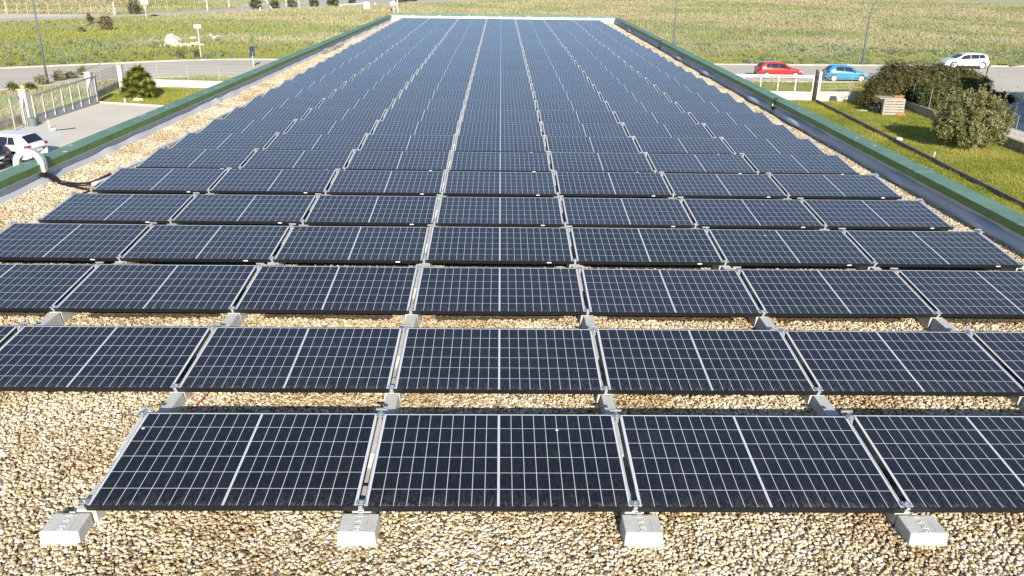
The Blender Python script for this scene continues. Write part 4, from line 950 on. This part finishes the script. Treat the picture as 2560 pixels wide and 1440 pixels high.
# profiles run from the tail (0) to the nose (1)
HATCH = dict(top=[(0, .50), (.01, .62), (.03, .70), (.06, .80), (.12, .95), (.2, .985), (.35, 1), (.48, .985), (.56, .93), (.72, .66), (.76, .63), (.88, .57), (.96, .49), (1, .36)],
             belt=[(0, .60), (.1, .64), (.3, .62), (.6, .58), (.74, .56), (.9, .52), (1, .40)], side=[(.405, .67, .405, .565), (.18, .395, .22, .395)], ws=(.575, .705), rw=(.028, .105), wf=.81, wb=.17, tl=(.52, .66), wr=.31)
HATCH5 = dict(HATCH); HATCH5['side'] = [(.435, .68, .435, .565), (.25, .425, .25, .425), (.15, .243, .18, .243)]
MPV = dict(top=[(0, .46), (.01, .58), (.03, .72), (.07, .86), (.12, .955), (.2, .985), (.38, 1), (.52, .975), (.60, .91), (.78, .64), (.82, .61), (.92, .54), (.97, .47), (1, .34)],
           belt=[(0, .64), (.1, .68), (.3, .62), (.6, .58), (.78, .55), (.9, .50), (1, .38)], side=[(.455, .73, .46, .61), (.265, .445, .265, .45), (.12, .258, .15, .258)], ws=(.615, .77), rw=(.03, .10), wf=.81, wb=.165, tl=(.60, .72), wr=.35, spokes=10)
P_red = mat('red_car_paint', (.50, .035, .03), .28, .06, 3, coat=.9); P_blue = mat('blue_car_paint', (.015, .26, .52), .28, .08, 3, coat=.9)
P_white = mat('white_car_paint', (.74, .75, .77), .28, .03, 3, coat=.9); P_blk = mat('black_car_paint', (.012, .014, .02), .22, .1, 3, coat=1)
GC = 'cars parked along the street'
a, b = at(1898, 198), at(2003, 196); make_car(((a.x+b.x)/2, (a.y+b.y)/2+.75), .05, 4.3, 1.68, 1.5, P_red, 'red hatchback parked behind the white gate', HATCH5, GC)
a, b = at(2066, 204), at(2174, 206); make_car(((a.x+b.x)/2, (a.y+b.y)/2+.85), -.04, 3.85, 1.65, 1.43, P_blue, 'bright blue three-door hatchback parked on the street', HATCH, GC, two_door=True)
a, b = at(2358, 171), at(2475, 173); make_car(((a.x+b.x)/2, (a.y+b.y)/2+.7), PI-.06, 4.6, 1.8, 1.58, P_white, 'white people carrier facing left beside the far kerb', MPV, GC, clad=True)
GY = 'cars parked in the left yard'
CAR5 = dict(HATCH5); CAR5['tl'] = (.55, .64)
make_car((-25.6, 38.3), PI-.17, 4.35, 1.78, 1.46, P_white, 'white hatchback in the yard, its rear towards the building', CAR5, GY)
make_car((-26.4, 36.1), PI-.10, 4.3, 1.78, 1.46, P_blk, 'black car in the yard beside the white hatchback', CAR5, GY)

# ================================================================== PLANTS
def in_view(P, m=600):
    rel = P-np.array([CX, CY, CZ]); dz = rel @ np.array(FW); u = 1280+F_PX*(rel @ np.array(R2))/dz; v = 720-F_PX*(rel @ np.array(U2))/dz
    return (dz > 0) & (u > -m) & (u < 2560+m) & (v > -m) & (v < 1440+m)
def scatter(n, x0, x1, y0, y1, power=0):
    q = RNG.random(n)
    if power: y = 1/((1-q)/y0+q/y1)
    else: y = y0+(y1-y0)*q
    x = RNG.uniform(0, 1, n)*(x1-x0)+x0
    P = np.stack([x, y, np.full(n, G+.005)], 1); return P[in_view(P)]
def on_road(P):
    x, y = P[:, 0], P[:, 1]
    near = np.interp(x, [-60, -39.6, -33.6, -28, 24, 36, 130], [44.5, 62.2, 69.6, 72.4, 73.2, 73.7, 76]); far = np.interp(x, [-130, -75, -47, -40.5, -34, -30, -25.8, 23.3, 57, 130], [35, 58.8, 77.2, 81, 84.9, 86.6, 87.2, 87.4, 88.9, 92.8])
    return near, far
def far_mask(P):
    "keep off the far road and the gravel track"
    x, y = P[:, 0], P[:, 1]
    lo = np.interp(x, [-250, -120, -83, -69, -52.5, -35.5, -13, 6, 60, 120], [90, 116, 137.5, 152.5, 179, 207.5, 235, 257, 299, 339]); hi = np.interp(x, [-250, -125, -93, -76, -60, -19, 0, 50], [170, 165, 163, 163, 190, 400, 400, 420])
    return ~((y > lo-.5) & (y < hi))
# meadow grass
P = scatter(230000, -130, 150, 74, 420, 1); near, far = on_road(P); k = (P[:, 1] > far) & far_mask(P); P = P[k]
k = RNG.random(len(P)) < .3+.9*vnoise(P[:, 0]+500, P[:, 1], 4.5, 5); P = P[k]
n1 = vnoise(P[:, 0]+500, P[:, 1], 7, 1); n2 = vnoise(P[:, 0]+500, P[:, 1], 22, 2); ny = np.clip((P[:, 1]-on_road(P)[1]-2)/20, 0, 1)
lf = np.clip(-P[:, 0]/40, 0, 1)*np.clip((230-P[:, 1])/90, 0, 1)
tint = np.clip(.22+.42*ny-.18*lf+(n1-.5)*.45+(n2-.5)*.5, .03, .97); d = P[:, 1]/90
V, F, t = tufts(P, RNG.uniform(.08, .34, len(P))*np.clip(.5+ny, 0, 1)*d**.5, RNG.uniform(.07, .16, len(P))*d, 5, .8, tint)
tag(np_mesh('meadow_grass', V, F, M_tuft, t), 'tussocky green and straw meadow grass beyond the street', 'grass', kind='stuff')
# asphodel clumps near the kerbs and on the left
P = scatter(6500, -90, 110, 78, 175, 1); near, far = on_road(P); k = (P[:, 1] > far+.4) & far_mask(P); P = P[k]
k = (vnoise(P[:, 0]+500, P[:, 1], 5, 9)+np.clip((110-P[:, 1])/60, -.2, .25) > .60); P = P[k]
V, F, t = tufts(P, RNG.uniform(.3, .6, len(P)), RNG.uniform(.06, .10, len(P)), 16, 1.1, RNG.uniform(.3, .9, len(P)))
tag(np_mesh('asphodel_clumps', V, F, M_asph, t), 'blue-green strap-leaved clumps scattered through the meadow', 'plants', kind='stuff')
# dark scrub specks
P = scatter(5200, -90, 130, 84, 330, 1); near, far = on_road(P); P = P[(P[:, 1] > far+1) & far_mask(P)]
k = vnoise(P[:, 0]+500, P[:, 1], 9, 12) > .55; P = P[k]
V, F, t = tufts(P, RNG.uniform(.15, .42, len(P)), RNG.uniform(.08, .16, len(P)), 10, 1.6, RNG.uniform(.45, 1, len(P)))
tag(np_mesh('meadow_scrub', V, F, M_brownsh, t), 'small brown scrubby weeds dotted over the meadow', 'weeds', kind='stuff')
# lawns and verges
def lawn(n, poly, h, lab, power=0, m=M_lawnt, w_=.028, blades=4, tn=(.2, .75)):
    xs = [q[0] for q in poly]; ys = [q[1] for q in poly]; P = scatter(n, min(xs), max(xs), min(ys), max(ys), power)
    ins = np.zeros(len(P), bool); j = len(poly)-1
    for i in range(len(poly)):
        xi, yi, xj, yj = *poly[i], *poly[j]
        ins ^= ((yi > P[:, 1]) != (yj > P[:, 1])) & (P[:, 0] < (xj-xi)*(P[:, 1]-yi)/(yj-yi+1e-9)+xi); j = i
    P = P[ins]; v_ = vnoise(P[:, 0]+500, P[:, 1]+200, 1.6, 21); v2 = vnoise(P[:, 0]+500, P[:, 1]+200, 4.5, 22)
    P = P[(RNG.random(len(P)) < .35+v_)]; v_ = vnoise(P[:, 0]+500, P[:, 1]+200, 1.1, 21); v2 = vnoise(P[:, 0]+500, P[:, 1]+200, 4.5, 22)
    t = np.clip(tn[0]+(tn[1]-tn[0])*(.75*v_+.95*v2-.3), .02, .98)
    V, F, t = tufts(P, h*RNG.uniform(.5, 1.5, len(P))*(.6+.8*v_), RNG.uniform(.7, 1.4, len(P))*w_, blades, .9, t)
    return tag(np_mesh('grass', V, F, m, t), lab, 'grass', kind='stuff')
lawn(130000, [(7.4, 14), (29.4, 14), (30.2, 61.2), (7.4, 61.4)], .11, 'bright green lawn between the building and the dividing wall')
lawn(16000, [(-28.8, 57.1), (-23.5, 55.8), (-7.8, 52.3), (-7.8, 62.7), (-23, 63), (-30.4, 65.9), (-29.4, 61)], .14, 'green lawn around the yucca')
lawn(16000, [(17, 62.3), (44, 63), (36, 65.1), (36, 73.2), (17, 72.9)], .16, 'grass verge between the white gate and the street')
lawn(9000, [(-29, 66.8), (-7, 63.5), (-7, 71.9), (-28, 71.7), (-31, 69.5)], .26, 'weedy verge behind the pale low wall', m=M_tuft, w_=.05, tn=(.1, .75))
lawn(9000, [(-41, 59.5), (-32, 45), (-31.8, 66), (-29.6, 67.2), (-30.6, 70), (-33.4, 68.6)], .26, 'weedy verge outside the sliding gate', m=M_tuft, w_=.05, tn=(.2, .8))
lawn(5000, [(30.7, 26), (31.8, 26), (31.6, 50), (30.9, 50)], .14, 'narrow strip of grass along the neighbour side of the dividing wall')

M_weed = m_leaf('weed_leaves', [(0, (.14, .14, .05)), (.5, (.28, .26, .12)), (1, (.42, .36, .20))])
def shrub(u, v, wpx, hpx, m, lab, name='shrub', n=1300, group=None, leaf=.10, brown=0):
    p = at(u, v); d = (Vector((p.x, p.y, G))-CAMP).dot(FW); W_ = wpx*d/F_PX; H_ = hpx*d/F_PX/.95
    o = empty(name, (p.x, p.y, G), label=lab, category='shrub', group=group); r_ = W_/2
    bl = [(0, 0, H_*.5, r_*.75, r_*.75, H_*.5)]+[(random.uniform(-.5, .5)*r_, random.uniform(-.4, .4)*r_, H_*random.uniform(.35, .7), r_*random.uniform(.35, .55), r_*random.uniform(.35, .55), H_*random.uniform(.25, .38)) for _ in range(5)]
    bush('foliage', o, bl, n, leaf*max(1, d/110), m, 2.0, clump=.08+.09*r_, part='foliage')
    limbs(o, [(b_[0]*.8, b_[1]*.8, b_[2]) for b_ in bl[1:5]], .05, part='stems')
GS = 'shrubs on the meadow and verges'
shrub(341, 35, 46, 31, M_greysh, 'rounded grey-green bush left of the forked white board', n=2200, group=GS)
shrub(264, 75, 44, 33, M_brownsh, 'wide brown shrub in the left meadow', n=2200, group=GS)
shrub(226, 60, 18, 24, M_brownsh, 'thin greyish shrub left of the wide brown shrub', n=600, group=GS)
shrub(206, 80, 22, 10, M_brownsh, 'low brown tuft below the wide brown shrub', n=400, group=GS)
for i, (u, v, wp, hp, lab) in enumerate([(642, 22, 36, 21, 'leftmost round shrub at the edge of the grey lot'), (688, 21, 30, 19, 'round shrub behind the leaning white stake'), (731, 18, 30, 17, 'round shrub right of the white lot post'), (786, 16, 28, 17, 'dark round shrub in the middle of the lot edge'),
                                         (833, 14, 31, 15, 'broad shrub above the left end of the guardrail'), (880, 11, 19, 12, 'small olive shrub above the middle of the guardrail'), (1003, 6, 34, 12, 'low shrub just right of the utility pole'), (1032, 3, 30, 8, 'low shrub farthest right on the far road')]):
    shrub(u, v, wp, hp, M_greysh, lab, n=1000, group='round shrubs along the grey lot', leaf=.12)
for (u, v, wp, hp, m_, lab) in [(102, 212, 34, 22, M_weed, 'brown weedy shrub at the foot of the left street lamp'), (144, 202, 36, 24, M_weed, 'tall dry weeds behind the sliding gate, right of the lamp'), (178, 196, 30, 16, M_greysh, 'green weed clump behind the middle of the sliding gate'), (205, 188, 24, 18, M_weed, 'dry weeds left of the gate end pillar'),
                                (78, 226, 28, 16, M_mastic2, 'small green bush behind the lit pillar'), (32, 226, 30, 18, M_mastic2, 'small green bush at the left edge behind the fence'), (452, 146, 22, 14, M_greysh, 'leafy weed on the far kerb left of the small sign'), (494, 146, 14, 16, M_brownsh, 'dry weed at the foot of the small white sign')]:
    shrub(u, v, wp, hp, m_, lab, n=700, group=GS, leaf=.07)
# big hedge of mastic bushes on the right
def big(u, v, blobs, n, m, lab, leaf=.075, name='bush', clump=.2, lr=.09, tgt=5):
    p = at(u, v); o = empty(name, (p.x, p.y, G), label=lab, category='bush' if name == 'bush' else 'tree', group='large bushes of the right garden' if name == 'bush' else None)
    bush('foliage', o, blobs, int(n*1.7), leaf, m, 2.4, clump)
    limbs(o, [(b_[0]*.85, b_[1]*.85, b_[2]*1.1) for b_ in blobs[:tgt]], lr, part='trunk' if name != 'bush' else 'stems')
big(2195, 268, [(0, 0, .9, 1.1, 1.0, 1.0), (-.9, .2, .55, .6, .7, .6), (.8, .3, 1.3, 1.0, 1.0, 1.0), (.1, .9, 1.4, .8, .8, .8)], 9000, M_mastic, 'dark bush at the left end of the big hedge', lr=.05)
big(2262, 262, [(0, 0, 1.6, 1.7, 1.5, 1.35), (1.2, .4, 1.7, 1.3, 1.2, 1.1), (-1.1, .3, 2.0, 1.1, 1.1, 1.0), (.2, -.9, 1.0, 1.3, .9, 1.0)], 17000, M_mastic, 'tall brownish bush in the left half of the big hedge', lr=.07)
big(2335, 262, [(0, 0, 1.6, 1.6, 1.5, 1.3), (1.2, .2, 1.6, 1.3, 1.2, 1.2), (-1.0, .6, 1.8, 1.1, 1.1, 1.0), (.5, -1.0, 1.0, 1.2, .9, 1.0)], 17000, M_mastic, 'tall bush in the middle of the big hedge', lr=.07)
big(2395, 262, [(0, 0, 1.45, 1.3, 1.2, 1.15), (.6, .5, 1.3, 1.0, 1.0, .95), (-.7, -.6, 1.2, 1.0, .9, .9)], 11000, M_mastic2, 'green rounded bush at the right end of the big hedge', lr=.06)
big(2338, 283, [(0, 0, 1.0, 1.2, 1.0, 1.0), (.9, -.5, .9, .9, .9, .8), (-.5, .7, 1.2, .8, .8, .9)], 10000, M_mastic2, 'lower bright green bush behind the thin garden posts', lr=.05)
big(2436, 256, [(0, 0, 1.0, .9, .8, .9), (.4, .3, 1.3, .6, .6, .5), (-.6, .2, 1.3, .8, .7, .7)], 6000, M_shadeleaf, 'almost black bush in shade at the hedge end', lr=.05)
big(2475, 262, [(0, 0, .45, .9, .6, .45), (1.1, .3, .35, .9, .5, .35)], 3000, M_shadeleaf, 'low dark growth along the fence behind the covered car', lr=.04)
# olive tree
p = at(2426, 374)
ol = empty('olive_tree', (p.x, p.y+.3, G), label='silvery green olive tree beside the dividing wall on the right', category='tree')
bl = [(0, 0, 1.75, 1.9, 1.7, 1.35), (-1.3, .2, 1.3, 1.1, 1.1, 1.0), (1.3, .1, 1.75, 1.15, 1.1, 1.05), (.2, .7, 2.25, 1.1, 1.0, .8), (-.6, -.6, 1.2, 1.2, 1.0, .95), (1.0, -.5, 1.2, 1.1, .9, .85), (-.8, .5, 2.2, .9, .9, .75), (1.25, .5, 2.35, .7, .8, .55), (.1, .2, 2.75, .4, .5, .4), (.75, .3, 2.7, .35, .4, .35), (-1.9, 0, 1.1, .5, .6, .5), (2.1, .1, 1.5, .45, .5, .45)]
P_, N_, t_ = crown_points(bl, 36000, .11, 18)
P_[:, 0] *= .86; k_ = P_[:, 2] > .12; V1, F1 = leaves(P_[k_], N_[k_], .05, 3.2)
sh_ = RNG.choice(np.flatnonzero(k_), 260); SP, SN, ST = [], [], []
for i_ in sh_:                                   # leafy shoots that break the outline
    dv = N_[i_]/(np.linalg.norm(N_[i_])+1e-6)*.6+np.array([0, 0, .7]); L_ = RNG.uniform(.25, .6)
    q_ = RNG.random(26)[:, None]; SP.append(P_[i_]+dv*q_*L_+RNG.normal(0, .03, (26, 3))); SN.append(RNG.normal(0, 1, (26, 3))); ST.append(np.full(26, RNG.uniform(.55, 1)))
V2, F2 = leaves(np.concatenate(SP), np.concatenate(SN), .042, 3.4)
np_mesh('crown', np.concatenate([V1, V2]), np.concatenate([F1, F2+len(V1)]), M_olive, np.concatenate([t_[k_], np.concatenate(ST)]), ol)
limbs(ol, [(b_[0]*.8, b_[1]*.8, b_[2]) for b_ in bl[1:9]], .10, part='trunk')
# upright shoots breaking the outline
m = MB()
# yucca
p = at(352, 246); yu = empty('yucca', (p.x, p.y, G), label='spiky multi-headed yucca on the lawn behind the yard', category='yucca')
heads = [(.1, 0, 2.1), (-.45, .1, 1.75), (.45, .2, 1.6), (-.8, -.1, 1.25), (.0, -.3, 1.45), (.8, -.1, 1.1), (-.35, -.45, 1.0), (.4, -.5, .85), (-.1, .4, 1.7), (-.85, -.35, .65), (.9, -.35, .6), (.05, -.6, .45), (-.45, .5, .9), (.6, .5, 1.0)]
Vs, Fs, Ts = [], [], []; o_ = 0
for (hx, hy, hz_) in heads:
    nL = 230; th = RNG.uniform(0, 2*PI, nL); el = np.arcsin(RNG.uniform(-.75, 1, nL)); L = RNG.uniform(.38, .68, nL)
    D = np.stack([np.cos(th)*np.cos(el), np.sin(th)*np.cos(el), np.sin(el)], 1); S = np.stack([-np.sin(th), np.cos(th), 0*th], 1)*.026
    c = np.array([hx, hy, hz_]); b0 = c+D*.05; midp = c+D*L[:, None]*.55; tip = c+D*L[:, None]; tip[:, 2] -= .10*L*np.cos(el)
    V = np.stack([b0-S*.6, b0+S*.6, midp+S, tip, midp-S], 1).reshape(-1, 3); Vs.append(V); Fs.append(np.arange(5*nL).reshape(-1, 5)+o_); o_ += 5*nL
    Ts.append(np.clip(.45+.3*np.sin(el)+RNG.normal(0, .12, nL)+np.where(el < -.45, .35, 0), 0, 1))
np_mesh('leaves', np.concatenate(Vs), np.concatenate(Fs), M_yucca, np.concatenate(Ts), yu)
limbs(yu, heads, .10, part='trunk', m=M_trunk)
for (u, v, r_, lab) in ((348, 250, .2, 'pale stone heap at the foot of the yucca, left part'), (358, 249, .17, 'pale stone at the foot of the yucca, right part')):
    p = at(u, v); rock('rock', (p.x, p.y-.5, G), (r_*1.4, r_, r_*.8), lab, int(u), 0, 'stones below the yucca')
